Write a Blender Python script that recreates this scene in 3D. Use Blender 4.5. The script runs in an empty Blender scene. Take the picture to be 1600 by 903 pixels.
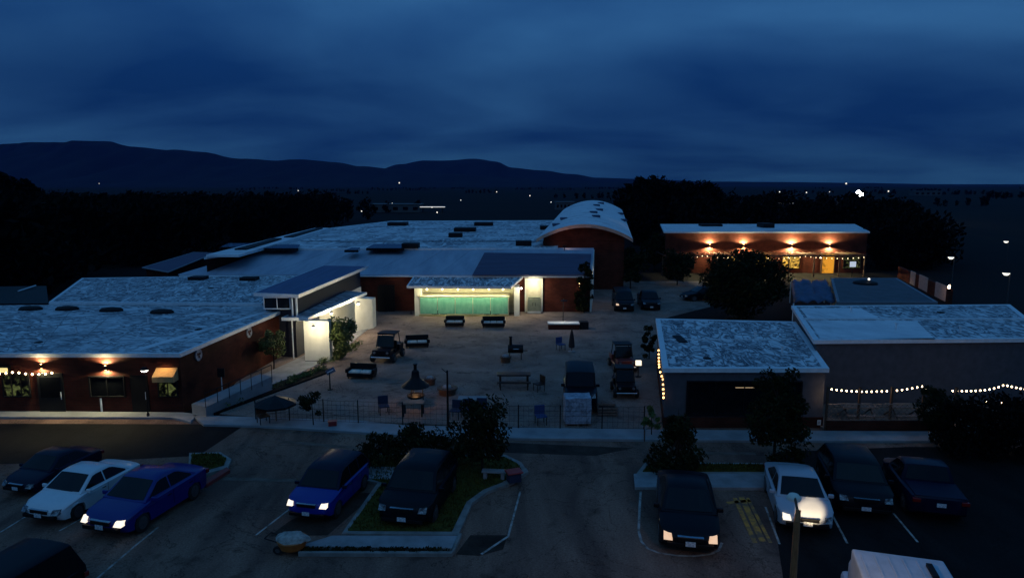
import bpy, math, random
from mathutils import Vector, Matrix, noise
R = math.radians
rnd = random.Random(7)
S = bpy.context.scene
C = S.collection

# ------------------------------------------------------------------ camera model (drone about 12 m up)
F, YH, CX, CY, H = 1067.0, 289.0, 800.0, 451.5, 12.0
PITCH = math.atan((CY - YH) / F)
cp, sp = math.cos(PITCH), math.sin(PITCH)


def P(x, y, z=0.0):
    dx, du = (x - CX) / F, -(y - CY) / F
    d = Vector((dx, cp + du * sp, -sp + du * cp))
    t = (z - H) / d.z
    return Vector((d.x * t, d.y * t, z))


def Z(y, Y):
    """height that a point at world depth Y needs to project on row y"""
    du = -(y - CY) / F
    return H + Y * (-sp + du * cp) / (cp + du * sp)


def X(x, Y, z=0.0):
    return (x - CX) / F * (Y * cp - (z - H) * sp)


# ------------------------------------------------------------------ materials
MATS = {}


def nodes(name):
    m = bpy.data.materials.new(name)
    m.use_nodes = True
    nt = m.node_tree
    b = nt.nodes['Principled BSDF']
    return m, nt, b


def N(nt, t, **kw):
    n = nt.nodes.new(t)
    for k, v in kw.items():
        if k in n.inputs:
            n.inputs[k].default_value = v
        else:
            setattr(n, k, v)
    return n


def c4(c):
    return (c[0], c[1], c[2], 1)


def ramp(nt, stops):
    r = nt.nodes.new('ShaderNodeValToRGB')
    e = r.color_ramp.elements
    while len(e) < len(stops):
        e.new(0.5)
    for i, (p, c) in enumerate(stops):
        e[i].position = p
        e[i].color = c4(c)
    return r


def mat(name, col, rough=.7, metal=0.0, col2=None, scale=3.0, detail=4, stretch=(1, 1, 1), lo=.35, hi=.65, bump=0.0,
        coat=0.0, distort=0.0, rot=0, spec=.5):
    if name in MATS:
        return MATS[name]
    m, nt, b = nodes(name)
    L = nt.links.new
    b.inputs['Roughness'].default_value = rough
    b.inputs['Metallic'].default_value = metal
    b.inputs['Coat Weight'].default_value = coat
    b.inputs['Specular IOR Level'].default_value = spec
    b.inputs['Coat Roughness'].default_value = .08
    if col2 is None:
        col2 = tuple(c * .8 for c in col)
    tc = N(nt, 'ShaderNodeTexCoord')
    mp = N(nt, 'ShaderNodeMapping')
    mp.inputs['Scale'].default_value = stretch
    mp.inputs['Rotation'].default_value = (0, 0, rot)
    L(tc.outputs['Object'], mp.inputs['Vector'])
    nz = N(nt, 'ShaderNodeTexNoise', Scale=scale, Detail=detail, Roughness=.6, Distortion=distort)
    L(mp.outputs[0], nz.inputs['Vector'])
    r = ramp(nt, [(lo, col), (hi, col2)])
    L(nz.outputs[0], r.inputs[0])
    L(r.outputs[0], b.inputs['Base Color'])
    if bump:
        bp = N(nt, 'ShaderNodeBump', Strength=bump, Distance=.03)
        L(nz.outputs[0], bp.inputs['Height'])
        L(bp.outputs[0], b.inputs['Normal'])
    MATS[name] = m
    return m


def emit(name, col, s):
    if name in MATS:
        return MATS[name]
    m, nt, b = nodes(name)
    b.inputs['Base Color'].default_value = c4(tuple(min(c, .8) for c in col))
    b.inputs['Emission Color'].default_value = c4(col)
    b.inputs['Emission Strength'].default_value = s
    MATS[name] = m
    return m


def brick(name, c1, c2, mortar):
    if name in MATS:
        return MATS[name]
    m, nt, b = nodes(name)
    L = nt.links.new
    tc = N(nt, 'ShaderNodeTexCoord')
    sx = N(nt, 'ShaderNodeSeparateXYZ')
    L(tc.outputs['Object'], sx.inputs[0])
    ad = N(nt, 'ShaderNodeMath', operation='ADD')
    L(sx.outputs[0], ad.inputs[0]); L(sx.outputs[1], ad.inputs[1])
    cb = N(nt, 'ShaderNodeCombineXYZ')
    L(ad.outputs[0], cb.inputs[0]); L(sx.outputs[2], cb.inputs[1])
    bk = N(nt, 'ShaderNodeTexBrick', Scale=1.0)
    bk.inputs['Color1'].default_value = c4(c1)
    bk.inputs['Color2'].default_value = c4(c2)
    bk.inputs['Mortar'].default_value = c4(mortar)
    bk.inputs['Brick Width'].default_value = .4
    bk.inputs['Row Height'].default_value = .13
    bk.inputs['Mortar Size'].default_value = .012
    L(cb.outputs[0], bk.inputs['Vector'])
    nz = N(nt, 'ShaderNodeTexNoise', Scale=.9, Detail=5)
    L(tc.outputs['Object'], nz.inputs['Vector'])
    r = ramp(nt, [(.3, (.55, .55, .55)), (.7, (1.1, 1.1, 1.1))])
    L(nz.outputs[0], r.inputs[0])
    mx = N(nt, 'ShaderNodeMix', data_type='RGBA', blend_type='MULTIPLY')
    mx.inputs[0].default_value = 1
    L(bk.outputs[0], mx.inputs[6]); L(r.outputs[0], mx.inputs[7])
    L(mx.outputs[2], b.inputs['Base Color'])
    bp = N(nt, 'ShaderNodeBump', Strength=.4, Distance=.01)
    L(bk.outputs['Fac'], bp.inputs['Height']); bp.invert = True
    L(bp.outputs[0], b.inputs['Normal'])
    b.inputs['Roughness'].default_value = .85
    b.inputs['Specular IOR Level'].default_value = .1
    MATS[name] = m
    return m


def membrane(name, base, dark, scale, stretch, rot=0.0, cover=.5, bump=.6):
    """white roofing membrane: wrinkles, ponding stains and dark scuffs"""
    m, nt, b = nodes(name)
    L = nt.links.new
    tc = N(nt, 'ShaderNodeTexCoord')
    mp = N(nt, 'ShaderNodeMapping')
    mp.inputs['Scale'].default_value = stretch
    mp.inputs['Rotation'].default_value = (0, 0, rot)
    L(tc.outputs['Object'], mp.inputs['Vector'])
    n1 = N(nt, 'ShaderNodeTexNoise', Scale=scale, Detail=3, Roughness=.55, Distortion=1.6)
    L(mp.outputs[0], n1.inputs['Vector'])
    rid = N(nt, 'ShaderNodeMath', operation='SUBTRACT'); rid.inputs[1].default_value = .5
    L(n1.outputs[0], rid.inputs[0])
    ab = N(nt, 'ShaderNodeMath', operation='ABSOLUTE'); L(rid.outputs[0], ab.inputs[0])
    r1 = ramp(nt, [(.0, dark), (.035, tuple(.3 * a + .7 * d for a, d in zip(base, dark))), (.12, base)])
    L(ab.outputs[0], r1.inputs[0])
    n2 = N(nt, 'ShaderNodeTexNoise', Scale=.22, Detail=4, Roughness=.6)
    L(tc.outputs['Object'], n2.inputs['Vector'])
    r2 = ramp(nt, [(cover - .12, (0, 0, 0)), (cover + .12, (1, 1, 1))])
    L(n2.outputs[0], r2.inputs[0])
    mx = N(nt, 'ShaderNodeMix', data_type='RGBA')
    L(r2.outputs[0], mx.inputs[0]); mx.inputs[6].default_value = c4(base); L(r1.outputs[0], mx.inputs[7])
    n3 = N(nt, 'ShaderNodeTexNoise', Scale=.5, Detail=6, Roughness=.7)
    L(tc.outputs['Object'], n3.inputs['Vector'])
    r3 = ramp(nt, [(.3, (.72, .72, .74)), (.65, (1, 1, 1))])
    L(n3.outputs[0], r3.inputs[0])
    mm = N(nt, 'ShaderNodeMix', data_type='RGBA', blend_type='MULTIPLY'); mm.inputs[0].default_value = 1
    L(mx.outputs[2], mm.inputs[6]); L(r3.outputs[0], mm.inputs[7])
    L(mm.outputs[2], b.inputs['Base Color'])
    bp = N(nt, 'ShaderNodeBump', Strength=bump, Distance=.12)
    L(n1.outputs[0], bp.inputs['Height']); L(bp.outputs[0], b.inputs['Normal'])
    b.inputs['Roughness'].default_value = .65
    MATS[name] = m
    return m


M_brick = brick('dark_red_brick', (.09, .021, .013), (.062, .015, .010), (.055, .028, .02))
M_brickr = brick('warm_red_brick', (.12, .028, .017), (.085, .020, .013), (.07, .032, .024))
M_stucco = mat('grey_stucco', (.075, .073, .085), .85, col2=(.055, .054, .064), scale=2.5, bump=.1)
M_white = mat('white_plaster', (.72, .70, .62), .8, col2=(.62, .60, .52), scale=1.6)
M_cream = mat('cream_paint', (.66, .62, .46), .6, col2=(.52, .48, .34), scale=2)
M_trim = mat('pale_metal_trim', (.72, .75, .78), .45, col2=(.6, .63, .66), scale=4)
M_warmtrim = mat('warm_lit_fascia', (.62, .36, .27), .6, col2=(.5, .28, .2), scale=2)  # warm lamp light on the arch edge put into the trim colour
M_dark = mat('charcoal_metal', (.012, .012, .013), .6, col2=(.008, .008, .009), scale=8, spec=.15)
M_black = mat('black_steel', (.006, .006, .007), .5, col2=(.004, .004, .005), scale=8, spec=.2)
M_glass = mat('dark_glass', (.004, .005, .007), .1, col2=(.006, .007, .009), scale=2, spec=.25)
M_wood = mat('brown_timber', (.10, .045, .022), .7, col2=(.06, .026, .013), scale=4, stretch=(8, 8, 1), bump=.2)
M_deck = mat('weathered_boards', (.24, .16, .12), .8, col2=(.10, .065, .05), scale=5, stretch=(1, 9, 1), bump=.2)
M_conc = mat('pale_concrete', (.27, .27, .28), .85, col2=(.17, .17, .175), scale=1.3, detail=8, bump=.2)
M_walk = mat('sidewalk_concrete', (.26, .265, .275), .85, col2=(.17, .17, .18), scale=.8, detail=8, bump=.1)
M_kerb = mat('kerb_concrete', (.24, .235, .22), .85, col2=(.14, .135, .125), scale=2.2, detail=7)
M_redkerb = mat('red_kerb_paint', (.26, .025, .02), .7, col2=(.12, .03, .025), scale=5, detail=8)
M_paint = mat('worn_white_paint', (.40, .36, .33), .8, col2=(.10, .075, .06), scale=3, detail=9, lo=.42, hi=.66, spec=.1)
M_opaint = mat('worn_orange_paint', (.62, .25, .035), .8, col2=(.16, .09, .05), scale=2.6, detail=8, lo=.42, hi=.6)


def ground_mat(name, c1, c2, big, stretch, lo, hi, crack=.0, stain=.5, rough=.9):
    """paving: broad wear, tyre-wide streaks, grit, hairline cracks and oil spots"""
    m, nt, b = nodes(name)
    L = nt.links.new
    tc = N(nt, 'ShaderNodeTexCoord')
    mp = N(nt, 'ShaderNodeMapping'); mp.inputs['Scale'].default_value = stretch
    mp.inputs['Rotation'].default_value = (0, 0, R(10))
    L(tc.outputs['Object'], mp.inputs['Vector'])
    n1 = N(nt, 'ShaderNodeTexNoise', Scale=big, Detail=8, Roughness=.58, Distortion=.5); L(mp.outputs[0], n1.inputs['Vector'])
    r1 = ramp(nt, [(lo, c1), (hi, c2)]); L(n1.outputs[0], r1.inputs[0])
    out = r1.outputs[0]

    def mul(src, fac):
        nonlocal out
        x = N(nt, 'ShaderNodeMix', data_type='RGBA', blend_type='MULTIPLY'); x.inputs[0].default_value = fac
        L(out, x.inputs[6]); L(src, x.inputs[7]); out = x.outputs[2]
    g = N(nt, 'ShaderNodeTexNoise', Scale=14, Detail=4, Roughness=.8); L(tc.outputs['Object'], g.inputs['Vector'])
    rg_ = ramp(nt, [(.3, (.55, .55, .55)), (.7, (1.35, 1.35, 1.35))]); L(g.outputs[0], rg_.inputs[0]); mul(rg_.outputs[0], 1)
    o = N(nt, 'ShaderNodeTexNoise', Scale=.9, Detail=3, Roughness=.5); L(tc.outputs['Object'], o.inputs['Vector'])
    ro = ramp(nt, [(.30, (.3, .3, .3)), (.40, (1, 1, 1))]); L(o.outputs[0], ro.inputs[0]); mul(ro.outputs[0], stain)
    if crack:
        k = N(nt, 'ShaderNodeTexNoise', Scale=crack, Detail=6, Roughness=.65, Distortion=.8); L(tc.outputs['Object'], k.inputs['Vector'])
        sb = N(nt, 'ShaderNodeMath', operation='SUBTRACT'); sb.inputs[1].default_value = .5; L(k.outputs[0], sb.inputs[0])
        ab = N(nt, 'ShaderNodeMath', operation='ABSOLUTE'); L(sb.outputs[0], ab.inputs[0])
        rk = ramp(nt, [(.002, (.25, .25, .25)), (.007, (1, 1, 1))]); L(ab.outputs[0], rk.inputs[0]); mul(rk.outputs[0], .8)
    L(out, b.inputs['Base Color'])
    b.inputs['Roughness'].default_value = rough
    b.inputs['Specular IOR Level'].default_value = .12
    bp = N(nt, 'ShaderNodeBump', Strength=.25, Distance=.02); L(g.outputs[0], bp.inputs['Height']); L(bp.outputs[0], b.inputs['Normal'])
    return m


M_asph = ground_mat('worn_asphalt', (.105, .060, .048), (.235, .138, .102), .30, (1.7, .42, 1), .38, .64, .35, .6)  # warm lamp light over the lot is put into the red-brown tint
M_darkasph = ground_mat('dark_asphalt', (.0075, .0065, .0068), (.013, .0115, .0112), .5, (1.5, .5, 1), .38, .64, .3, .4)
M_patch = ground_mat('asphalt_patch', (.030, .021, .017), (.055, .038, .03), 1.2, (1, 1, 1), .38, .64, 0, .4)
M_court = ground_mat('courtyard_pavement', (.15, .11, .095), (.25, .185, .158), .42, (1, 1, 1), .36, .64, .28, .6)  # red raised here too, standing in for warm light on the yard
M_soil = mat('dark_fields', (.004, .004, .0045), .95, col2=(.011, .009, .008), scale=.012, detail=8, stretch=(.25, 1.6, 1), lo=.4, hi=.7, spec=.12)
M_grass = mat('lawn_grass', (.085, .072, .014), .9, col2=(.045, .042, .01), scale=3, detail=6, bump=.4, spec=.12)
M_leaf = mat('dark_leaves', (.005, .0065, .003), .8, col2=(.022, .027, .008), scale=2.2, spec=.12)
M_leafg = mat('green_leaves', (.12, .15, .03), .7, col2=(.045, .065, .014), scale=1.5)
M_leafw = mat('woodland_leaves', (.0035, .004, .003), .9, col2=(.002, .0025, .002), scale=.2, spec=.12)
M_bark = mat('bark', (.03, .022, .017), .95, col2=(.016, .012, .01), scale=8, stretch=(3, 3, .6), bump=.4)
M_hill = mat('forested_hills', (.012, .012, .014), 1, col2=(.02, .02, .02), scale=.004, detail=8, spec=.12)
M_tyre = mat('tyre_rubber', (.012, .012, .012), .9)
M_rim = mat('alloy_rim', (.14, .14, .15), .4, .7)
M_chrome = mat('chrome', (.6, .6, .62), .2, 1.0)
M_lens = mat('clear_lens', (.10, .105, .12), .2, .3, col2=(.3, .31, .33), scale=14, lo=.45, hi=.6)
M_redlens = mat('red_lens', (.20, .01, .01), .2)
M_plate = mat('licence_plate_white', (.62, .64, .66), .5, col2=(.35, .37, .42), scale=22, lo=.45, hi=.6)
M_navycloth = mat('navy_fabric', (.015, .025, .06), .9)
M_whitecloth = mat('white_cushion_fabric', (.62, .6, .55), .9, col2=(.45, .43, .38), scale=6)
M_teal = mat('teal_panel_paint', (.17, .45, .33), .5, col2=(.10, .34, .25), scale=2.0, detail=6, stretch=(1.5, 1, .6))
M_tarp = mat('blue_tarpaulin', (.05, .08, .17), .6, col2=(.02, .03, .07), scale=1.2, detail=5, bump=.8, distort=1)
M_greyroof = mat('grey_gravel_roof', (.10, .105, .125), .95, col2=(.075, .08, .095), scale=1.2, detail=7)
M_clap = mat('purple_grey_shingle', (.085, .07, .12), .8, col2=(.06, .05, .09), scale=.8, detail=6, stretch=(.4, 2, 1))
M_bluemetal = mat('navy_standing_seam', (.085, .10, .20), .55, col2=(.06, .07, .15), scale=.7, stretch=(4, .3, 1))
M_metalroof = mat('pale_blue_metal_roof', (.37, .39, .46), .6, col2=(.27, .29, .36), scale=.5, detail=6, stretch=(2, .3, 1))
M_mem_a = membrane('membrane_roof_worn', (.70, .71, .73), (.09, .09, .11), .85, (.8, 1.5, 1), .3, .36, 1.0)
M_mem_b = membrane('membrane_roof_far', (.70, .71, .73), (.12, .12, .15), .40, (1.5, .40, 1), -.3, .45, 1.0)
M_mem_c = membrane('membrane_roof_clean', (.76, .76, .78), (.4, .4, .42), .5, (1, .4, 1), 0, .62, .3)
M_mem_f = membrane('membrane_roof_scuffed', (.72, .73, .75), (.04, .04, .06), .8, (1.9, .75, 1), -.15, .30, 1.0)
E_warm = emit('warm_lamp', (1, .62, .25), 14)
E_bulb = emit('warm_bulb', (1, .70, .40), 15)
E_white = emit('white_lamp', (1, .93, .8), 8)
E_cool = emit('cool_floodlight', (1, .98, .92), 30)
E_head = emit('lit_headlight', (1, .84, .64), 1.25)
E_amber = emit('amber_headlight', (1, .62, .38), .75)
E_far = emit('far_lamp', (1, .9, .75), 1.2)
E_fire = emit('flames', (1, .36, .09), .06)
E_win = emit('lit_window_glass', (.35, .5, .16), .06)
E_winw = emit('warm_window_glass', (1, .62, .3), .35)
E_orange = emit('orange_lit_door', (1, .42, .05), .55)
E_sign = emit('lit_box_face', (1, .86, .62), 1.4)


def lit_glass(name, col, s, scale, lo, hi):
    """a window with a dim room behind: only parts of what stands inside catch the light"""
    m, nt, b = nodes(name)
    L = nt.links.new
    tc = N(nt, 'ShaderNodeTexCoord')
    n1 = N(nt, 'ShaderNodeTexNoise', Scale=scale, Detail=5, Roughness=.6, Distortion=1.2); L(tc.outputs['Object'], n1.inputs['Vector'])
    r1 = ramp(nt, [(lo, (0, 0, 0)), (hi, col)]); L(n1.outputs[0], r1.inputs[0])
    b.inputs['Base Color'].default_value = (.01, .01, .01, 1)
    b.inputs['Roughness'].default_value = .15
    b.inputs['Specular IOR Level'].default_value = .25
    L(r1.outputs[0], b.inputs['Emission Color'])
    b.inputs['Emission Strength'].default_value = s
    return m


E_win = lit_glass('dim_green_window', (.42, .5, .16), .22, 2.4, .48, .66)
E_amberwin = lit_glass('patchy_amber_window', (1, .55, .08), 1.0, 1.6, .40, .62)
E_orange = lit_glass('orange_lit_door', (1, .40, .03), .75, .8, .25, .5)


# ------------------------------------------------------------------ mesh builder
class MB:
    def __init__(self):
        self.v, self.f = [], []

    def add(self, vs, fs):
        o = len(self.v)
        self.v += [tuple(v) for v in vs]
        self.f += [tuple(i + o for i in f) for f in fs]
        return self

    def box(self, c, s, rz=0.0, m=None):
        x, y, z = s[0] / 2, s[1] / 2, s[2] / 2
        vs = [Vector((a * x, b * y, d * z)) for d in (-1, 1) for b in (-1, 1) for a in (-1, 1)]
        mm = Matrix.Rotation(rz, 3, 'Z') if m is None else m
        vs = [mm @ v + Vector(c) for v in vs]
        return self.add(vs, [(0, 2, 3, 1), (4, 5, 7, 6), (0, 1, 5, 4), (2, 6, 7, 3), (0, 4, 6, 2), (1, 3, 7, 5)])

    def span(self, a, b):
        a, b = Vector(a), Vector(b)
        return self.box((a + b) / 2, [abs(q) for q in (b - a)])

    def prism(self, poly, z0, z1):
        """z0/z1: number or per-vertex list"""
        n = len(poly)
        a = z0 if isinstance(z0, (list, tuple)) else [z0] * n
        b = z1 if isinstance(z1, (list, tuple)) else [z1] * n
        ar = sum(poly[i][0] * poly[(i + 1) % n][1] - poly[(i + 1) % n][0] * poly[i][1] for i in range(n))
        idx = list(range(n)) if ar > 0 else list(range(n))[::-1]
        vs = [(poly[i][0], poly[i][1], a[i]) for i in idx] + [(poly[i][0], poly[i][1], b[i]) for i in idx]
        fs = [tuple(range(n))[::-1], tuple(range(n, 2 * n))] + [(i, (i + 1) % n, n + (i + 1) % n, n + i) for i in range(n)]
        return self.add(vs, fs)

    def bar(self, p, q, r0, r1=None, n=8):
        p, q = Vector(p), Vector(q)
        r1 = r0 if r1 is None else r1
        d = (q - p).normalized()
        u = d.orthogonal().normalized()
        w = d.cross(u)
        vs = []
        for c, r in ((p, r0), (q, r1)):
            for i in range(n):
                t = 2 * math.pi * i / n
                vs.append(c + (u * math.cos(t) + w * math.sin(t)) * r)
        fs = [(i, (i + 1) % n, n + (i + 1) % n, n + i) for i in range(n)] + [tuple(range(n))[::-1], tuple(range(n, 2 * n))]
        return self.add(vs, fs)

    def tube(self, pts, r, n=6):
        for a, b in zip(pts, pts[1:]):
            self.bar(a, b, r, r, n)
        return self

    def lathe(self, prof, c=(0, 0, 0), n=16):
        vs, fs = [], []
        for (r, z) in prof:
            for i in range(n):
                t = 2 * math.pi * i / n
                vs.append((c[0] + r * math.cos(t), c[1] + r * math.sin(t), c[2] + z))
        for k in range(len(prof) - 1):
            for i in range(n):
                j = (i + 1) % n
                fs.append((k * n + i, k * n + j, (k + 1) * n + j, (k + 1) * n + i))
        fs.append(tuple(range(n))[::-1])
        fs.append(tuple(range((len(prof) - 1) * n, len(prof) * n)))
        return self.add(vs, fs)

    def ball(self, c, r, n=8, sz=1.0):
        k = 6
        return self.lathe([(max(.02 * r, r * math.sin(math.pi * i / k)), -r * sz * math.cos(math.pi * i / k)) for i in range(k + 1)], c, n)

    def build(self, name, m, parent=None, bevel=0.0, smooth=0, loc=None):
        me = bpy.data.meshes.new(name)
        me.from_pydata(self.v, [], self.f)
        me.materials.append(m)
        me.update()
        if smooth:
            me.polygons.foreach_set('use_smooth', [True] * len(me.polygons))
            me.set_sharp_from_angle(angle=R(smooth))
        o = bpy.data.objects.new(name, me)
        C.objects.link(o)
        if parent is not None:
            o.parent = parent
        if loc is not None:
            o.location = loc
        if bevel:
            b = o.modifiers.new('bevel', 'BEVEL')
            b.width = bevel; b.segments = 2; b.limit_method = 'ANGLE'
        return o


def tag(o, label=None, cat=None, group=None, kind=None):
    if label: o['label'] = label
    if cat: o['category'] = cat
    if group: o['group'] = group
    if kind: o['kind'] = kind
    return o


def thing(name, label, cat, loc=(0, 0, 0), rz=0.0, group=None):
    o = bpy.data.objects.new(name, None)
    o.empty_display_size = .3
    C.objects.link(o)
    o.location = loc
    o.rotation_euler = (0, 0, rz)
    return tag(o, label, cat, group)


def copy_tree(src, loc=None, rz=None, label=None, sc=None, parent=None, group=None):
    c = src.copy()
    C.objects.link(c)
    if parent is not None:
        c.parent = parent
    if loc is not None: c.location = loc
    if rz is not None: c.rotation_euler = (0, 0, rz)
    if sc is not None: c.scale = (sc, sc, sc) if not isinstance(sc, tuple) else sc
    if label: c['label'] = label
    if group: c['group'] = group
    for ch in list(src.children):
        copy_tree(ch, parent=c)
    return c


def struct(mb, name, m, **k):
    return tag(mb.build(name, m, **k), kind='structure')


def light(kind, loc, power, col, parent=None, size=.1, target=None, cone=None, blend=.8, name='lamp_light'):
    d = bpy.data.lights.new(name, kind)
    d.energy = power
    d.color = col
    if kind == 'AREA':
        d.size = size
    elif kind in ('POINT', 'SPOT'):
        d.shadow_soft_size = size
    if kind == 'SPOT':
        d.spot_size = R(cone); d.spot_blend = blend
    o = bpy.data.objects.new(name, d)
    C.objects.link(o)
    if parent is not None:
        o.parent = parent
    o.location = loc
    if target is not None:
        o.rotation_euler = (Vector(target) - Vector(loc)).to_track_quat('-Z', 'Y').to_euler()
    return o


# ------------------------------------------------------------------ world, sun, camera
W = bpy.data.worlds.new('World')
S.world = W
W.use_nodes = True
nt = W.node_tree
L = nt.links.new
bg = nt.nodes['Background']
sky = N(nt, 'ShaderNodeTexSky', sky_type='NISHITA')
sky.sun_disc = False
SUN_EL, SUN_AZ = R(3.0), R(200)
sky.sun_elevation = SUN_EL
sky.sun_rotation = SUN_AZ
sky.air_density = 1.0
sky.dust_density = .3
sky.ozone_density = 5.0
tc = N(nt, 'ShaderNodeTexCoord')
sx = N(nt, 'ShaderNodeSeparateXYZ'); L(tc.outputs['Generated'], sx.inputs[0])
zc = N(nt, 'ShaderNodeMath', operation='MAXIMUM'); zc.inputs[1].default_value = 0.0; L(sx.outputs[2], zc.inputs[0])
za = N(nt, 'ShaderNodeMath', operation='ADD'); za.inputs[1].default_value = .16; L(zc.outputs[0], za.inputs[0])
dx = N(nt, 'ShaderNodeMath', operation='DIVIDE'); L(sx.outputs[0], dx.inputs[0]); L(za.outputs[0], dx.inputs[1])
dy = N(nt, 'ShaderNodeMath', operation='DIVIDE'); L(sx.outputs[1], dy.inputs[0]); L(za.outputs[0], dy.inputs[1])
cb = N(nt, 'ShaderNodeCombineXYZ'); L(dx.outputs[0], cb.inputs[0]); L(dy.outputs[0], cb.inputs[1])
mp = N(nt, 'ShaderNodeMapping'); mp.inputs['Scale'].default_value = (.65, .85, 1); mp.inputs['Rotation'].default_value = (0, 0, R(12))
mp.inputs['Location'].default_value = (-27.589, 10.788, 3.3)
L(cb.outputs[0], mp.inputs[0])
cn = N(nt, 'ShaderNodeTexNoise', Scale=.95, Detail=5, Roughness=.47, Distortion=.35); L(mp.outputs[0], cn.inputs['Vector'])
CLOUD_LO, CLOUD_HI = (.0048, .036, .138), (.031, .124, .295)
cr = ramp(nt, [(.33, CLOUD_LO), (.53, tuple(.5 * a + .5 * b for a, b in zip(CLOUD_LO, CLOUD_HI))), (.69, CLOUD_HI)])
L(cn.outputs[0], cr.inputs[0])
# overcast deck brightens towards the zenith, as real ones do
zr = ramp(nt, [(0, (.68, .70, .64)), (.10, (.66, .66, .68)), (.25, (1.0, 1.0, .98)), (.5, (2.2, 1.95, 1.55)), (1, (3.2, 2.75, 2.15))])
zr.color_ramp.interpolation = 'EASE'
L(zc.outputs[0], zr.inputs[0])
mul = N(nt, 'ShaderNodeMix', data_type='RGBA', blend_type='MULTIPLY'); mul.inputs[0].default_value = 1
L(cr.outputs[0], mul.inputs[6]); L(zr.outputs[0], mul.inputs[7])
# most of the light comes through the cloud deck; the clear dusk sky behind adds a little of its own colour
SKYMIX = .05
sk = N(nt, 'ShaderNodeMix', data_type='RGBA', blend_type='MULTIPLY'); sk.inputs[0].default_value = 1
L(sky.outputs[0], sk.inputs[6]); sk.inputs[7].default_value = (.05, .09, .2, 1)
addn = N(nt, 'ShaderNodeMix', data_type='RGBA', blend_type='ADD'); addn.inputs[0].default_value = SKYMIX
L(mul.outputs[2], addn.inputs[6]); L(sk.outputs[2], addn.inputs[7])
L(addn.outputs[2], bg.inputs[0])
bg.inputs[1].default_value = 1.0

sd = bpy.data.lights.new('sun', 'SUN')
sd.energy = .03
sd.angle = R(25)
sd.color = (1, .9, .8)
so = bpy.data.objects.new('sun', sd)
C.objects.link(so)
sdir = Vector((math.sin(SUN_AZ) * math.cos(R(35)), math.cos(SUN_AZ) * math.cos(R(35)), math.sin(R(35))))
so.rotation_euler = (-sdir).to_track_quat('-Z', 'Y').to_euler()

cam = bpy.data.cameras.new('camera')
cam.sensor_width = 36
cam.lens = F / 1600 * 36
cam.clip_start = .1
cam.clip_end = 30000
co = bpy.data.objects.new('camera', cam)
C.objects.link(co)
co.location = (0, 0, H)
co.rotation_euler = (R(90) - PITCH, 0, 0)
S.camera = co
S.view_settings.view_transform = 'Standard'
S.view_settings.look = 'None'
S.view_settings.gamma = 1
S.view_settings.exposure = 0
S.view_settings.use_curve_mapping = False
S.render.engine = 'CYCLES'
cy = S.cycles
cy.use_denoising = True
try:
    cy.denoiser = 'OPENIMAGEDENOISE'
except Exception:
    pass
cy.max_bounces = 5
cy.diffuse_bounces = 3
cy.glossy_bounces = 3
cy.volume_bounces = 1
cy.sample_clamp_indirect = 3
cy.sample_clamp_direct = 0
cy.volume_max_steps = 64

# ------------------------------------------------------------------ terrain
struct(MB().add([(-8600, -150, 0), (8600, -150, 0), (8600, 9200, 0), (-8600, 9200, 0)], [(0, 1, 2, 3)]), 'ground', M_soil)


def ridge(name, prof, D, back, seed):
    """a mountain range: foothills rise to an uneven crest, then fall away behind"""
    mb = MB()
    x0, x1 = prof[0][0], prof[-1][0]
    n = 220
    rows = [(-1500, 0), (-1100, .12), (-750, .33), (-420, .6), (-180, .84), (0, 1), (250, .8), (700, .4), (back, 0)]
    vs = []
    for i in range(n + 1):
        px = x0 + (x1 - x0) * i / n
        for (a, ya), (b, yb) in zip(prof, prof[1:]):
            if a <= px <= b:
                t = (px - a) / (b - a)
                t = t * t * (3 - 2 * t)
                y = ya + (yb - ya) * t
                break
        h = max(2.0, Z(y, D))
        for k, (oy, s) in enumerate(rows):
            nz = noise.fractal(Vector((px * .02, k * .6 + seed, seed)), 1.0, 2.0, 4)
            z = h * s * (1 + (.22 * nz if 0 < k < 8 and k != 5 else .03 * nz))
            yy = D + oy + (0 if k in (0, 8) else 130 * noise.noise(Vector((px * .03, k * 1.1, seed + 4))))
            vs.append(((px - CX) / F * D * 1.012, yy, z if 0 < k < 8 else -.5))
    m = len(rows)
    fs = [(i * m + k, (i + 1) * m + k, (i + 1) * m + k + 1, i * m + k + 1) for i in range(n) for k in range(m - 1)]
    mb.add(vs, fs)
    return struct(mb, name, M_hill, smooth=60)


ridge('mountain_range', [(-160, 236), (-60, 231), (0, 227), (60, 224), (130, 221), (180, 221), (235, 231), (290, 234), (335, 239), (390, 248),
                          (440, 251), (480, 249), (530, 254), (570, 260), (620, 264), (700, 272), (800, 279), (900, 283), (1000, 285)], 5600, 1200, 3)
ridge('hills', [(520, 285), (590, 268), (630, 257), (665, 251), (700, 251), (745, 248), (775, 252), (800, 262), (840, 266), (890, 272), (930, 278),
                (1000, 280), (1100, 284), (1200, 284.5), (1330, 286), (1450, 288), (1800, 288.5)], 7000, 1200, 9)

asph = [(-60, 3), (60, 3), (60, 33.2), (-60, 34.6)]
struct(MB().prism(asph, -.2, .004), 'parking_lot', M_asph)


def flat(name, pix, m, z=.008, kind='structure'):
    pts = [P(*q) for q in pix]
    mb = MB().add([(p.x, p.y, z) for p in pts], [tuple(range(len(pts)))])
    return tag(mb.build(name, m), kind=kind)


def strip(mb, a, b, w, z):
    a, b = P(*a), P(*b)
    d = (b - a); d.z = 0; d.normalize()
    n = Vector((-d.y, d.x, 0)) * w / 2
    return mb.add([(q.x, q.y, z) for q in (a + n, a - n, b - n, b + n)], [(0, 1, 2, 3)])


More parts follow.
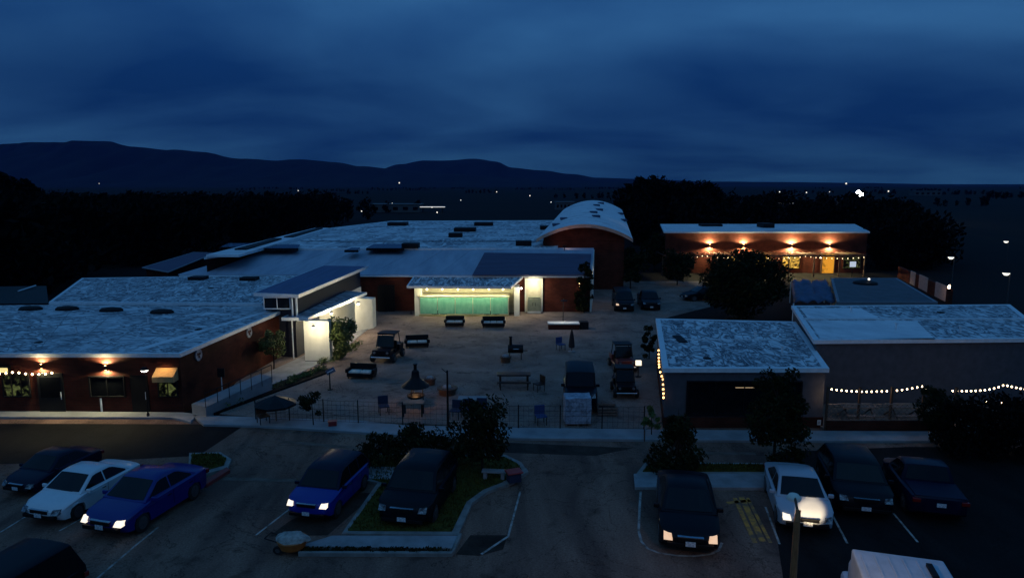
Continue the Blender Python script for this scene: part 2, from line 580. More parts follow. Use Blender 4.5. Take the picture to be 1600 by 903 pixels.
flat('street', [(-200, 661), (384, 663), (310, 712), (120, 722), (-200, 730)], M_darkasph)
flat('dark_asphalt', [(1200, 745), (1238, 1000), (2100, 1000), (1900, 702), (1420, 698), (1215, 706)], M_darkasph, .009)  # darker sheet over the right side of the lot
flat('asphalt_patch', [(735, 836), (793, 836), (786, 858), (750, 868), (712, 866)], M_patch, .012)
flat('asphalt_patch', [(455, 812), (560, 770), (588, 770), (512, 836), (420, 838)], M_patch, .010)
flat('driveway', [(620, 690), (760, 690), (990, 700), (930, 712), (700, 704)], M_patch, .0085)
mk = MB()
for a, b, w in [((150, 905), (212, 852), .075), ((212, 852), (247, 824), .075), ((0, 832), (42, 806), .075), ((92, 830), (126, 811), .075),
                ((400, 836), (462, 788), .075), ((813, 768), (794, 838), .075), ((794, 838), (752, 866), .09),
                ((1196, 792), (1218, 850), .075), ((1298, 800), (1324, 849), .075), ((1396, 802), (1434, 847), .075)]:
    strip(mk, a, b, w, .016)
loop = [(1001, 768), (999, 800), (998, 830), (1002, 846), (1012, 857), (1030, 864), (1056, 868), (1085, 869), (1110, 866), (1123, 860), (1128, 848)]
for a, b in zip(loop, loop[1:]):
    strip(mk, a, b, .09, .0165)
struct(mk, 'road_marking', M_paint)
mk = MB()
for a, b, w in [((1148, 778), (1180, 848), .16), ((1158, 776), (1192, 846), .22), ((1168, 778), (1204, 848), .12), ((1136, 786), (1172, 782), .2)]:
    strip(mk, a, b, w, .0162)
struct(mk, 'faded_hatching', M_opaint)
mk = MB()
for a, b in [((350, 748), (462, 751)), ((440, 690), (560, 700)), ((1020, 707), (1180, 709))]:
    strip(mk, a, b, .3, .014)
struct(mk, 'gutter_strip', mat('gutter_concrete', (.16, .12, .10), .9, col2=(.10, .07, .055), scale=2, detail=8, spec=.1))


def slab(name, pix, z1, m, kind='structure', z0=-.05):
    return tag(MB().prism([P(*q).to_tuple()[:2] for q in pix], z0, z1).build(name, m, bevel=.02), kind=kind)


slab('sidewalk', [(-300, 642), (-300, 654), (270, 655), (298, 662), (310, 650), (286, 647)], .12, M_walk)
slab('sidewalk', [(300, 651), (318, 666), (400, 668), (560, 678), (640, 684), (640, 668), (560, 660), (410, 655)], .12, M_walk)
slab('sidewalk', [(642, 668), (642, 684), (810, 688), (1006, 690), (1006, 674), (810, 671)], .13, M_walk)
slab('sidewalk', [(1008, 674), (1008, 690), (1300, 692), (1500, 692), (2000, 690), (2000, 676), (1500, 677), (1290, 676)], .12, M_walk)
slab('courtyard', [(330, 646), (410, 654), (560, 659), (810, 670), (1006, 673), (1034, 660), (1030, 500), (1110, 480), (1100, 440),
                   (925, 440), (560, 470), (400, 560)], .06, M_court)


def island(gr, kb, nb=2500):
    kk = [P(*q).to_tuple()[:2] for q in kb]
    struct(MB().prism(kk, -.05, .12), 'kerb', M_kerb)
    gg = [P(*q) for q in gr]
    mb = MB().prism([q.to_tuple()[:2] for q in gg], .05, .15)
    xs, ys = [q.x for q in gg], [q.y for q in gg]
    made = 0
    while made < nb:
        x, y = rnd.uniform(min(xs), max(xs)), rnd.uniform(min(ys), max(ys))
        ins = False
        for i in range(len(gg)):
            a, b = gg[i], gg[i - 1]
            if (a.y > y) != (b.y > y) and x < (b.x - a.x) * (y - a.y) / (b.y - a.y) + a.x:
                ins = not ins
        made += 1
        if ins:
            t = rnd.uniform(0, 6.28); h = rnd.uniform(.04, .12)
            dx, dy = .025 * math.cos(t), .025 * math.sin(t)
            mb.add([(x - dx, y - dy, .149), (x + dx, y + dy, .149), (x + dy * 1.5, y + dx * 1.5, .15 + h)], [(0, 1, 2)])
    return tag(mb.build('grass', M_grass), kind='stuff')


island([(552, 732), (566, 714), (788, 718), (808, 728), (815, 738), (794, 754), (755, 769), (729, 788), (706, 835), (544, 834), (598, 758), (572, 750)],
       [(545, 735), (560, 711), (790, 714), (815, 726), (823, 738), (802, 757), (762, 772), (738, 790), (716, 840), (534, 838), (590, 758), (565, 753)], 9000)
slab('footpath', [(566, 734), (618, 734), (612, 754), (562, 752)], .16, M_conc)
slab('footpath', [(466, 857), (519, 840), (716, 840), (707, 860)], .10, M_conc)
slab('kerb', [(466, 866), (466, 869), (706, 870), (712, 862), (722, 838), (716, 838), (706, 866)], .14, M_kerb)
island([(1004, 741), (1014, 729), (1196, 730), (1196, 741)], [(994, 744), (1008, 726), (1200, 727), (1200, 744)], 2500)
slab('footpath', [(990, 744), (1202, 744), (1204, 766), (992, 765)], .13, M_conc)
island([(300, 714), (342, 713), (354, 721), (350, 731), (322, 739), (298, 738)], [(296, 711), (345, 710), (362, 721), (356, 735), (324, 743), (294, 742)], 1500)
slab('footpath', [(296, 742), (324, 741), (318, 756), (292, 756)], .13, M_conc)
slab('kerb', [(316, 757), (322, 762), (360, 738), (354, 734)], .15, M_redkerb)
slab('kerb', [(786, 757), (792, 762), (826, 741), (822, 735)], .15, M_kerb)
slab('terrace', [(330, 640), (412, 612), (520, 560), (580, 512), (566, 500), (470, 560), (405, 590)], .12, M_conc)
struct(MB().prism([P(*q).to_tuple()[:2] for q in [(322, 644), (336, 650), (520, 582), (500, 576)]], 0, .16), 'planting_bed', M_soil)

# distance haze: pale even air round the whole place
hz = bpy.data.materials.new('evening_haze')
hz.use_nodes = True
hn = hz.node_tree
hn.nodes.remove(hn.nodes['Principled BSDF'])
pv = hn.nodes.new('ShaderNodeVolumePrincipled')
pv.inputs['Color'].default_value = (.06, .16, .62, 1)
pv.inputs['Density'].default_value = 3.6e-5
hn.links.new(pv.outputs[0], hn.nodes['Material Output'].inputs['Volume'])
tag(MB().span((-8900, -300, -1.5), (8900, 9500, 620)).build('haze', hz), kind='stuff')


# ------------------------------------------------------------------ buildings
def wp(mb, name, m, root, parent=None, **k):
    """build a part whose vertices were written in world coordinates, under an unrotated root"""
    o = root.location
    mb.v = [(v[0] - o.x, v[1] - o.y, v[2] - o.z) for v in mb.v]
    return mb.build(name, m, parent or root, **k)


def xy(p):
    return (p[0], p[1])


def centroid(poly):
    return Vector((sum(p[0] for p in poly) / len(poly), sum(p[1] for p in poly) / len(poly)))


def grow(poly, d):
    """push the corners of a convex outline outwards by d"""
    n = len(poly)
    ar = sum(poly[i][0] * poly[(i + 1) % n][1] - poly[(i + 1) % n][0] * poly[i][1] for i in range(n))
    s = 1 if ar > 0 else -1
    out = []
    for i in range(n):
        p0, p1, p2 = (Vector(poly[i - 1][:2]), Vector(poly[i][:2]), Vector(poly[(i + 1) % n][:2]))
        a = (p1 - p0).normalized(); b = (p2 - p1).normalized()
        na, nb = Vector((a.y, -a.x)) * s, Vector((b.y, -b.x)) * s
        m = (na + nb); m = m / max(.3, m.length_squared) * 2
        q = p1 + m * d
        out.append((q.x, q.y))
    return out


def ring(poly, w, z0, z1, out=.0):
    """a rim round a roof: outer edge pushed out by `out`, w wide"""
    mb = MB()
    o, i = grow(poly, out), grow(poly, out - w)
    n = len(poly)
    zz0 = z0 if isinstance(z0, (list, tuple)) else [z0] * n
    zz1 = z1 if isinstance(z1, (list, tuple)) else [z1] * n
    for k in range(n):
        j = (k + 1) % n
        mb.prism([o[k], o[j], i[j], i[k]], [zz0[k], zz0[j], zz0[j], zz0[k]], [zz1[k], zz1[j], zz1[j], zz1[k]])
    return mb


def flat_roof(root, poly, z, m, rim=M_trim, rw=.22, out=.12, name='roof'):
    rf = wp(MB().prism(grow(poly, out - rw - .002), z, z + .06), name, m, root)
    wp(ring(poly, rw, z - .12, z + .09, out), 'roof_edge', rim, root, rf)
    return rf


def front_window(root, x0, x1, z0, z1, Y, glass=M_glass, fr=M_dark, panes=2, name='window'):
    """framed window on a wall that faces -Y at depth Y"""
    mb = MB()
    w = .07
    mb.span((x0, Y - .09, z0), (x1, Y - .002, z0 + w)); mb.span((x0, Y - .09, z1 - w), (x1, Y - .002, z1))
    mb.span((x0, Y - .088, z0 + w), (x0 + w, Y - .002, z1 - w)); mb.span((x1 - w, Y - .088, z0 + w), (x1, Y - .002, z1 - w))
    for i in range(1, panes):
        xm = x0 + (x1 - x0) * i / panes
        mb.span((xm - .025, Y - .07, z0 + w), (xm + .025, Y - .002, z1 - w))
    f = wp(mb, name, fr, root)
    wp(MB().span((x0 + w, Y - .03, z0 + w), (x1 - w, Y - .012, z1 - w)), 'pane', glass, root, f)
    return f


def sconce(x, z, Y, label, power=13, group=None, cat='wall lamp'):
    """an up-and-down wall lamp on a wall facing -Y"""
    t = thing('wall_lamp', label, cat, (x, Y, z), group=group)
    MB().span((-.05, -.03, -.09), (.05, -.004, .09)).bar((0, -.03, 0), (0, -.07, 0), .02).build('bracket', M_dark, t)
    MB().lathe([(.045, -.11), (.05, -.1), (.05, .1), (.045, .11)], (0, -.11, 0), 12).build('shade', M_dark, t, smooth=40)
    for s in (-1, 1):
        MB().lathe([(.04, 0), (.04, .012)], (0, -.11, .112 if s > 0 else -.124), 12).build('bulb', E_warm, t)
        light('SPOT', (0, -.15, .16 * s), power, (1, .88, .46), t, .04, (0, -.02, 2.0 * s), 165, .35)
    return t


def lamp_post(name, label, loc, h, head, rz=0, group=None, m=M_dark, em=E_white, arm=.5, cat='street lamp', r=.05):
    t = thing(name, label, cat, loc, rz, group)
    MB().bar((0, 0, 0), (0, 0, h), r, r * .7).lathe([(r * 2.2, 0), (r * 2, .25), (r, .3)], n=10).build('pole', m, t, smooth=40)
    if arm:
        MB().bar((0, 0, h - .05), (0, -arm, h + .05), r * .6).build('arm', m, t)
    MB().lathe([(head * .5, .12), (head, 0), (head * .9, -.02)], (0, -arm, h + .05), 12).build('lamp_head', m, t, smooth=40)
    MB().lathe([(head * .85, -.025), (head * .6, -.1), (head * .1, -.12)], (0, -arm, h + .05), 12).build('lamp', em, t, smooth=60)
    return t


def string_lights(name, label, pts, n, m=E_bulb, r=.045, sag=.12, group=None):
    t = thing(name, label, 'string lights', pts[0], group=group)
    o = Vector(pts[0])
    path = []
    for a, b in zip(pts, pts[1:]):
        a, b = Vector(a), Vector(b)
        for i in range(8):
            q = a.lerp(b, i / 8); q.z -= sag * 4 * (i / 8) * (1 - i / 8)
            path.append(q - o)
    path.append(Vector(pts[-1]) - o)
    MB().tube(path, .012, 4).build('cable', M_black, t)
    ls = [0]
    for a, b in zip(path, path[1:]):
        ls.append(ls[-1] + (b - a).length)
    pro = None
    for k in range(n):
        d = ls[-1] * (k + .5) / n
        for i in range(len(path) - 1):
            if ls[i] <= d <= ls[i + 1]:
                q = path[i].lerp(path[i + 1], (d - ls[i]) / max(1e-6, ls[i + 1] - ls[i]))
                break
        if pro is None:
            pro = MB().ball((0, 0, -r * 1.1), r, 8, 1.2).build('bulb', m, t)
            b = pro
        else:
            b = pro.copy(); C.objects.link(b); b.parent = t
        b.location = q
    return t


# --- A: front brick building
A_fr, A_br = P(280, 554, 3.2), P(455, 480, 3.2)
Af = A_fr.y
A = thing('brick_building', 'low dark brick building with worn white roof and wall lamps at the street', 'building', (A_fr.x, A_fr.y, 0))
Apoly = [(-46, Af), (A_fr.x, Af), (A_br.x, A_br.y), (-44, 51.0)]
wp(MB().prism(Apoly, 0, 3.2), 'wall', M_brick, A)
Arf = flat_roof(A, Apoly, 3.2, M_mem_a)
seam = MB()
seam.prism([xy(P(205, 548, 3.26)), xy(P(221, 548, 3.26)), xy(P(425, 486, 3.26)), xy(P(416, 486, 3.26))], 3.26, 3.29)
wp(seam, 'roof_seam', M_mem_c, A, Arf)
for (px, py) in [(48, 483), (105, 483), (174, 485), (253, 488)]:
    q = P(px, py, 3.3)
    sk_ = MB()
    sk_.lathe([(.62, 0), (.62, .09), (.5, .2), (.2, .26)], n=10)
    sk_.v = [(v[0] * 1.35 + q.x, v[1] * .8 + q.y, v[2] + 3.265) for v in sk_.v]
    wp(sk_, 'skylight', M_dark, A, Arf)
xw = lambda px, z=1.5: X(px, Af, z)
front_window(A, xw(5), xw(48), .9, 2.2, Af, E_win, panes=3)
front_window(A, xw(140), xw(196), .9, 2.05, Af, M_glass, panes=2)
front_window(A, xw(247), xw(278), .9, 1.75, Af, E_win, panes=2)
d = wp(MB().span((xw(60), Af - .07, 0), (xw(100), Af - .002, 2.2)), 'door', M_dark, A)
wp(MB().span((xw(64), Af - .078, .9), (xw(96), Af - .071, 2.0)), 'pane', M_glass, A, d)
wp(MB().bar((xw(96), Af - .1, .8), (xw(96), Af - .1, 1.2), .02), 'handle', M_trim, A, d)
d = wp(MB().span((xw(205), Af - .06, 0), (xw(232), Af - .002, 2.1)), 'door', M_black, A)
wp(MB().bar((xw(228), Af - .1, .8), (xw(228), Af - .1, 1.2), .02), 'handle', M_trim, A, d)
# drainpipe by the window, awning over the right-hand window
wp(MB().bar((xw(157), Af - .08, 0), (xw(157), Af - .08, .85), .05), 'standpipe', M_trim, A)
aw = MB()
x0, x1 = xw(247), xw(280)
aw.add([(x0, Af - .01, 2.5), (x1, Af - .01, 2.5), (x1, Af - .55, 2.15), (x0, Af - .55, 2.15), (x0, Af - .55, 1.85), (x1, Af - .55, 1.85), (x0, Af - .01, 1.85), (x1, Af - .01, 1.85)],
       [(0, 3, 2, 1), (3, 4, 5, 2), (0, 6, 4, 3), (1, 2, 5, 7)])
wp(aw, 'awning', mat('tan_awning_cloth', (.42, .26, .10), .9, col2=(.34, .2, .08), scale=6), A)
light('SPOT', (xw(262) - A_fr.x, -.45, 3.05), 60, (1, .66, .3), A, .05, (xw(262) - A_fr.x, -.4, 0), 110, .6)
# string of canopies: second awning without light over middle window
def roof_bits(root, rf, items, z):
    for (px, py, kind) in items:
        c = P(px, py, z)
        if kind == 'pipe':
            wp(MB().bar((c.x, c.y, z), (c.x, c.y, z + .35), .06, .06, 8).bar((c.x, c.y, z + .352), (c.x, c.y, z + .42), .1, .1, 8), 'vent_pipe', M_trim, root, rf)
        else:
            wp(MB().lathe([(.22, 0), (.22, .03), (.1, .05)], (c.x, c.y, z), 10), 'roof_drain', M_dark, root, rf)


def roof_seams(root, rf, a, b, n, z, m=M_dark, w=.02):
    a0, a1 = (P(*q, z) for q in a)
    b0, b1 = (P(*q, z) for q in b)
    for i in range(n):
        u = (i + .5) / n
        p, q = a0.lerp(a1, u), b0.lerp(b1, u)
        d = (q - p).normalized(); nn = Vector((-d.y, d.x, 0)) * w
        wp(MB().prism([xy(p + nn), xy(p - nn), xy(q - nn), xy(q + nn)], z + .001, z + .012), 'roof_seam', m, root, rf)


M_seam = mat('membrane_seam', (.3, .3, .32), .7)
roof_seams(A, Arf, ((-60, 548), (275, 549)), ((-60, 478), (440, 484)), 7, 3.262, M_seam)
roof_bits(A, Arf, [(120, 520, 'pipe'), (232, 505, 'pipe'), (310, 515, 'drain'), (60, 535, 'drain'), (352, 488, 'pipe')], 3.262)
# painted roundels on the side wall
sdv = (A_br - A_fr); sdv.z = 0; sl = sdv.length; sdv.normalize(); sn = Vector((sdv.y, -sdv.x, 0))


def side_pt(u, z, off):
    return A_fr.xy.to_3d() + sdv * u + sn * off + Vector((0, 0, z))


for nm, u, z, r_, lb in [('wall_sign', 1.75, 2.75, .33, 'round pale emblem sign high on the brick side wall, nearer the street'),
                         ('wall_sign', 7.6, 2.75, .34, 'round pale emblem sign high on the brick side wall, further along')]:
    c = side_pt(u, z, 0)
    t = thing(nm, lb, 'sign', c)
    mb = MB()
    mb.bar(sn * .005, sn * .05, r_, r_, 20)
    mb.build('board', mat('sign_pale_board', (.30, .32, .36), .7, col2=(.14, .15, .18), scale=4, lo=.45, hi=.6), t)
    mb = MB()
    for a in range(3):
        an = a * 2.1 + .5
        mb.bar(sn * .052 + sdv * math.cos(an) * r_ * .3 + Vector((0, 0, math.sin(an) * r_ * .3)), sn * .06 + sdv * math.cos(an) * r_ * .3 + Vector((0, 0, math.sin(an) * r_ * .3)), r_ * .26, r_ * .22, 10)
    mb.build('emblem', M_brick, t)
sconce(xw(66, 2.75), 2.60, Af, 'lit wall lamp above the string lights on the front brick wall', 170)
sconce(xw(166, 2.75), 2.52, Af, 'lit wall lamp by the middle window of the front brick wall', 260)
lamp_post('street_lamp', 'thin post with flat white lamp beside the tan awning', (xw(240), Af - .75, 0), 2.55, .22, em=E_white, arm=.0, r=.035)
string_lights('string_lights', 'short string of warm bulbs on the front brick wall', [(xw(-30, 2.3), Af - .3, 2.45), (xw(30, 2.3), Af - .3, 2.4), (xw(92, 2.3), Af - .3, 2.38)], 12)
t = thing('lit_sign', 'small glowing panel sign at the brick wall beside the string lights', 'sign', (xw(6), Af - .2, 2.42))
MB().span((-.75, -.06, -.12), (.45, .0, .12)).build('panel', emit('yellow_sign_face', (1, .75, .3), .9), t)
MB().span((-.8, 0.001, -.16), (.5, .19, .16)).build('housing', M_dark, t)
# ramp along the side wall
rp = thing('ramp', 'pale sloping ramp with low walls along the brick side wall', 'ramp', (P(300, 640).x, P(300, 640).y, 0))
q = [P(300, 640, .3), P(322, 645, .3), P(425, 592, .8), P(406, 588, .8)]
wp(MB().prism([xy(a) for a in q], 0, [.62, .62, .95, .95]), 'deck', M_walk, rp)
hr = MB()
a, b = q[1], q[2]
for i in range(7):
    c = a.lerp(b, i / 6)
    hr.bar((c.x, c.y, .6), (c.x, c.y, 1.35 + .3 * i / 6), .02)
hr.bar((a.x, a.y, 1.35), (b.x, b.y, 1.65), .025)
wp(hr, 'handrail', M_dark, rp)

# --- A2: rear section of the front building and a dark shed beside it
q = [P(80, 473, 3.4), P(408, 475, 3.4), P(520, 430, 3.4), P(130, 436, 3.4)]
q = [xy(a) for a in q]
A2 = thing('flat_roofed_building', 'long low building with streaked white roof behind the front brick one', 'building', (q[0][0], q[0][1], 0))
wp(MB().prism(q, 0, 3.4), 'wall', M_brick, A2)
A2r = flat_roof(A2, q, 3.4, M_mem_f)
roof_seams(A2, A2r, ((90, 470), (405, 471)), ((138, 438), (500, 433)), 6, 3.462, M_seam)
roof_bits(A2, A2r, [(200, 455, 'pipe'), (330, 450, 'drain'), (420, 455, 'pipe')], 3.462)
for (px, py) in [(310, 436), (390, 437)]:
    c = P(px, py, 3.5)
    wp(MB().span((c.x - .7, c.y - .6, 3.45), (c.x + .7, c.y + .6, 3.75)), 'roof_vent', M_dark, A2, A2r)
q = [xy(P(-60, 476, 3.3)), xy(P(72, 475, 3.3)), xy(P(70, 456, 3.3)), xy(P(-60, 458, 3.3))]
SH = thing('shed', 'small dark shed behind the front brick building', 'shed', (q[0][0], q[0][1], 0))
wp(MB().prism(q, 0, 3.3), 'wall', M_black, SH)
wp(MB().prism(grow(q, .15), [3.3, 3.3, 3.7, 3.7], [3.38, 3.38, 3.78, 3.78]), 'roof', M_black, SH)
c0 = P(28, 452, 3.85); c1 = P(56, 447, 3.85)
wp(MB().bar((c0.x, c0.y, 3.7), (c1.x, c1.y, 3.9), .05), 'ridge_cap', M_trim, SH)

# --- B: the long workshop with sloping metal roof
e0, e1, r1, r0 = P(282, 430, 3.45), P(922, 432, 3.45), P(926, 389, 5.0), P(420, 388, 5.0)
Bf = e1.y
B = thing('workshop_building', 'long brick workshop with smooth pale blue sloping metal roof facing the courtyard', 'building', (e0.x, e0.y, 0))
bp = [(e0.x, e0.y), (e1.x, e1.y), (r1.x, r1.y), (r0.x, r0.y)]
wp(MB().prism(bp, 0, [3.45, 3.45, 5, 5]), 'wall', M_brickr, B)
Brf = wp(MB().prism(grow(bp, .12), [3.453, 3.453, 5.003, 5.003], [3.55, 3.55, 5.1, 5.1]), 'roof', M_metalroof, B)
sl_ = lambda x, y: P(x, y, 3.5 + (432 - y) / 43 * 1.55)
q = [sl_(738, 431), sl_(921, 431), sl_(924, 398), sl_(757, 396)]
wp(MB().prism([xy(a) for a in q], [a.z + .02 for a in q], [a.z + .09 for a in q]), 'roof_shingles', M_clap, B, Brf)
sm = MB()
for i in range(9):
    u = i / 9
    a = Vector((e0.x, e0.y, 3.55)).lerp(Vector((e1.x, e1.y, 3.55)), .05 + u * .75); b = Vector((r0.x, r0.y, 5.1)).lerp(Vector((r1.x, r1.y, 5.1)), .05 + u * .75)
    sm.bar(a, b, .03, n=4)
wp(sm, 'roof_seam', M_metalroof, B, Brf)
gt = MB().bar((e0.x, e0.y - .2, 3.42), (e1.x, e1.y - .2, 3.42), .06)
wp(gt, 'gutter', M_trim, B)
fw = lambda px, z=1.5: X(px, Bf, z)
dr = wp(MB().span((fw(592), Bf + .15, 0), (fw(616), Bf + .28, 2.6)), 'door', M_black, B)
x0, x1 = fw(700), fw(724)
# dark courtyard doors in the brick front
for a_, b_ in [(590, 604)]:
    dd = wp(MB().span((fw(a_), Bf - .02, 0), (fw(b_), Bf + .02, 2.5)), 'door', M_black, B)
endw = MB().prism([(e1.x + .02, e1.y - .1), (e1.x + .16, e1.y - .1), (r1.x + .16, r1.y - .3), (r1.x + .02, r1.y - .3)], 0, [3.44, 3.44, 4.95, 4.95])
wp(endw, 'end_panel', M_white, B)
light('POINT', (e1.x - e0.x + 1.1, e1.y - e0.y + 3.5, 3.6), 40, (1, .8, .5), B, .1)
sconce(fw(905, 2.9), 2.7, Bf - .1, 'dim wall lamp at the end of the red brick workshop front', 1.5)

# lit doorway with tall cream roll-up door
dw = thing('roller_door', 'brightly lit cream roller door in the workshop front beside the pavilion', 'door', (fw(834), Bf, 0))
x0, x1 = fw(820) - fw(834), fw(848) - fw(834)
MB().span((x0, -.10, 0), (x0 + .14, -.01, 3.3)).span((x1 - .14, -.10, 0), (x1, -.01, 3.3)).span((x0 + .14, -.10, 3.12), (x1 - .14, -.01, 3.3)).build('door_frame', M_white, dw)
MB().span((x0 + .14, -.055, 0), (x1 - .14, -.012, 3.12)).build('door_panel', M_cream, dw)
dm = MB()
dm.span((x0 + .25, -.62, .05), (x1 - .2, -.06, 1.45)); dm.span((x0 + .3, -.58, 1.45), (x1 - .25, -.06, 1.62))
bx = thing('storage_cabinet', 'pale green grey cabinet standing before the lit roller door', 'cabinet', (fw(834), Bf - .35, 0))
dm.build('body', mat('sage_paint', (.28, .3, .2), .6, col2=(.22, .24, .16), scale=3), bx, bevel=.03)
MB().span((x0 + .24, -.63, .12), (x1 - .19, -.625, .3)).build('kick_plate', M_white, bx)
for i in (-1, 1):
    MB().bar((i * .12, -.66, .8), (i * .12, -.66, 1.1), .02).build('handle', M_dark, bx)
light('AREA', (0, -.9, 3.25), 60, (1, .88, .58), dw, .5, (0, -.1, 1.2))

# --- B2: big hall behind
q = [P(322, 403, 5.04), P(415, 389, 5.04), P(868, 389, 5.04), P(880, 345, 5.04), P(612, 346, 5.04), P(494, 360, 5.04)]
q = [xy(a) for a in q]
B2 = thing('warehouse', 'wide warehouse with mottled white flat roof and dark skylights', 'building', (q[0][0], q[0][1], 0))
wp(MB().prism(q, 0, 5.04), 'wall', M_brick, B2)
B2r = flat_roof(B2, q, 5.04, M_mem_b, out=.2, rw=.4)
for (xa, xb, ya, yb) in [(572, 632, 391, 384), (413, 466, 391, 385), (538, 560, 394, 390), (345, 415, 389, 383)]:
    a, b, c_, d_ = P(xa, ya, 5.14), P(xb, ya, 5.14), P(xb + 3, yb, 5.14), P(xa + 12, yb, 5.14)
    k_ = wp(MB().prism([xy(a), xy(b), xy(c_), xy(d_)], 5.11, 5.36), 'skylight', M_glass, B2, B2r)
for (px, py) in [(622, 352), (727, 361), (712, 370), (756, 352), (818, 383), (642, 387), (860, 358)]:
    c = P(px, py, 5.14); s_ = .9 if py > 365 else 1.6
    wp(MB().span((c.x - s_, c.y - s_ * .9, 5.11), (c.x + s_, c.y + s_ * .9, 5.65)), 'roof_vent', M_dark, B2, B2r)
ca, cb_ = P(470, 377, 5.14), P(865, 369, 5.14)
wp(MB().span((ca.x, ca.y - .15, 5.101), (cb_.x, ca.y + .15, 5.16)), 'roof_seam', M_dark, B2, B2r)
# raised white parapet strip along the rear left edge with dark skylights
a, b = P(322, 398, 5.34), P(492, 360, 5.34)
dv = (b - a).normalized(); nv = Vector((dv.y, -dv.x, 0))
st = MB().prism([xy(a), xy(a + nv * 3.2), xy(b + nv * 2.2), xy(b)], 5.11, [5.34, 5.34, 5.7, 5.7])
ms = wp(st, 'monitor_roof', M_mem_c, B2, B2r)
for u0, u1 in [(.12, .46), (.54, .95)]:
    p0, p1 = a + (b - a) * u0 + nv * 1.0, a + (b - a) * u1 + nv * .8
    wp(MB().prism([xy(p0), xy(p0 + nv * 1.2), xy(p1 + nv * .9), xy(p1)], 5.36, [5.5 + .3 * u0, 5.5 + .3 * u0, 5.55 + .3 * u1, 5.55 + .3 * u1]), 'skylight', M_dark, B2, B2r)
# lean-to on the left end
q = [P(228, 418, 3.6), P(262, 424, 3.6), P(332, 401, 3.6), P(305, 400, 3.6)]
LT = thing('lean_to_shed', 'dark lean to shed with pale roof edges at the workshop end', 'shed', (q[0].x, q[0].y, 0))
lp = [xy(a) for a in q]
wp(MB().prism(lp, 0, 3.5), 'wall', M_brick, LT)
lr = wp(MB().prism(grow(lp, .2), [3.5, 3.5, 3.9, 3.9], [3.6, 3.6, 4.0, 4.0]), 'roof', M_clap, LT)
wp(ring(lp, .12, [3.55, 3.55, 3.95, 3.95], [3.64, 3.64, 4.04, 4.04], .33), 'roof_edge', mat('dull_zinc_edge', (.26, .27, .3), .6), LT, lr)

# --- C: barrel vaulted hall
Cy0, Cy1 = 77.2, 130.0
cxa, cxb = X(838, Cy0, 6), X(989, Cy0, 6)
bx0, bx1 = X(880, Cy1, 7.2), X(972, Cy1, 7.2)
CB = thing('barrel_roofed_hall', 'tall brick hall with arched white barrel roof behind the workshop', 'building', ((cxa + cxb) / 2, Cy0, 0))
zs0, zs1 = Z(377, Cy0), Z(330, Cy1)
za0, za1 = Z(354, Cy0), Z(315, Cy1)
wp(MB().prism([(cxa + .8, Cy0 + .9), (cxb - .8, Cy0 + .9), (bx1 - .6, Cy1), (bx0 + .6, Cy1)], 0, [zs0 - .05, zs0 - .05, zs1 - .1, zs1 - .1]), 'wall', M_brickr, CB)


def arch(t, k):
    xa, xb, y, zs, za = ((cxa, cxb, Cy0, zs0, za0), (bx0, bx1, Cy1, zs1, za1))[k]
    a = (t - .5) * 2
    hump = math.cos(a * math.pi / 2) ** .85 if abs(a) < 1 else 0
    return Vector((xa + (xb - xa) * t, y, zs + (za - zs) * hump))


nseg = 24
vs, fs = [], []
for k in range(2):
    for lay in (0, .22):
        for i in range(nseg + 1):
            v = arch(i / nseg, k); v.z += lay; vs.append(v)
m_ = nseg + 1
for i in range(nseg):
    fs += [(i, 2 * m_ + i, 2 * m_ + i + 1, i + 1), (m_ + i, m_ + i + 1, 3 * m_ + i + 1, 3 * m_ + i), (2 * m_ + i, 3 * m_ + i, 3 * m_ + i + 1, 2 * m_ + i + 1), (i, i + 1, m_ + i + 1, m_ + i)]
fs += [(0, m_, 3 * m_, 2 * m_), (nseg, 2 * m_ + nseg, 3 * m_ + nseg, m_ + nseg)]
Cr = wp(MB().add(vs, fs), 'barrel_roof', M_mem_c, CB, smooth=40)
vs, fs = [], []
for i in range(nseg + 1):
    v = arch(i / nseg, 0)
    vs += [Vector((v.x, v.y - .06, v.z - .12)), Vector((v.x, v.y - .06, v.z + .26)), Vector((v.x, v.y - .005, v.z + .26)), Vector((v.x, v.y - .005, v.z - .12))]
for i in range(nseg):
    for j in range(4):
        fs.append((4 * i + j, 4 * i + (j + 1) % 4, 4 * i + 4 + (j + 1) % 4, 4 * i + 4 + j))
wp(MB().add(vs, fs), 'fascia', M_warmtrim, CB, Cr)
fl_ = thing('added_floodlight', 'small added floodlight on the workshop roof ridge facing the arched gable', 'floodlight', ((cxa + cxb) / 2 - 2.5, 74.2, 5.0))
MB().bar((0, 0, -.1), (0, 0, .3), .04).span((-.2, -.08, .3), (.2, .08, .5)).build('housing', M_dark, fl_)
MB().span((-.17, .081, .33), (.17, .1, .47)).build('lens', emit('floodlight_lens', (1, .75, .5), 2), fl_)
light('SPOT', (0, .16, .42), 60, (1, .62, .4), fl_, .1, (2.5, 3.2, 2.1), 140, .6)  # unseen fixture, added to warm the arched fascia
gw = []
for i in range(nseg + 1):
    v = arch(i / nseg, 0); gw.append((max(cxa + .85, min(cxb - .85, v.x)), Cy0 + .88, v.z - .02))
n0 = len(gw)
gw += [(p[0], Cy0 + 1.1, p[2]) for p in gw]
gwm = MB().add(gw, [tuple(range(n0))[::-1], tuple(range(n0, 2 * n0))] + [(i, (i + 1) % n0, n0 + (i + 1) % n0, n0 + i) for i in range(n0)])
wp(gwm, 'gable_wall', M_brickr, CB)
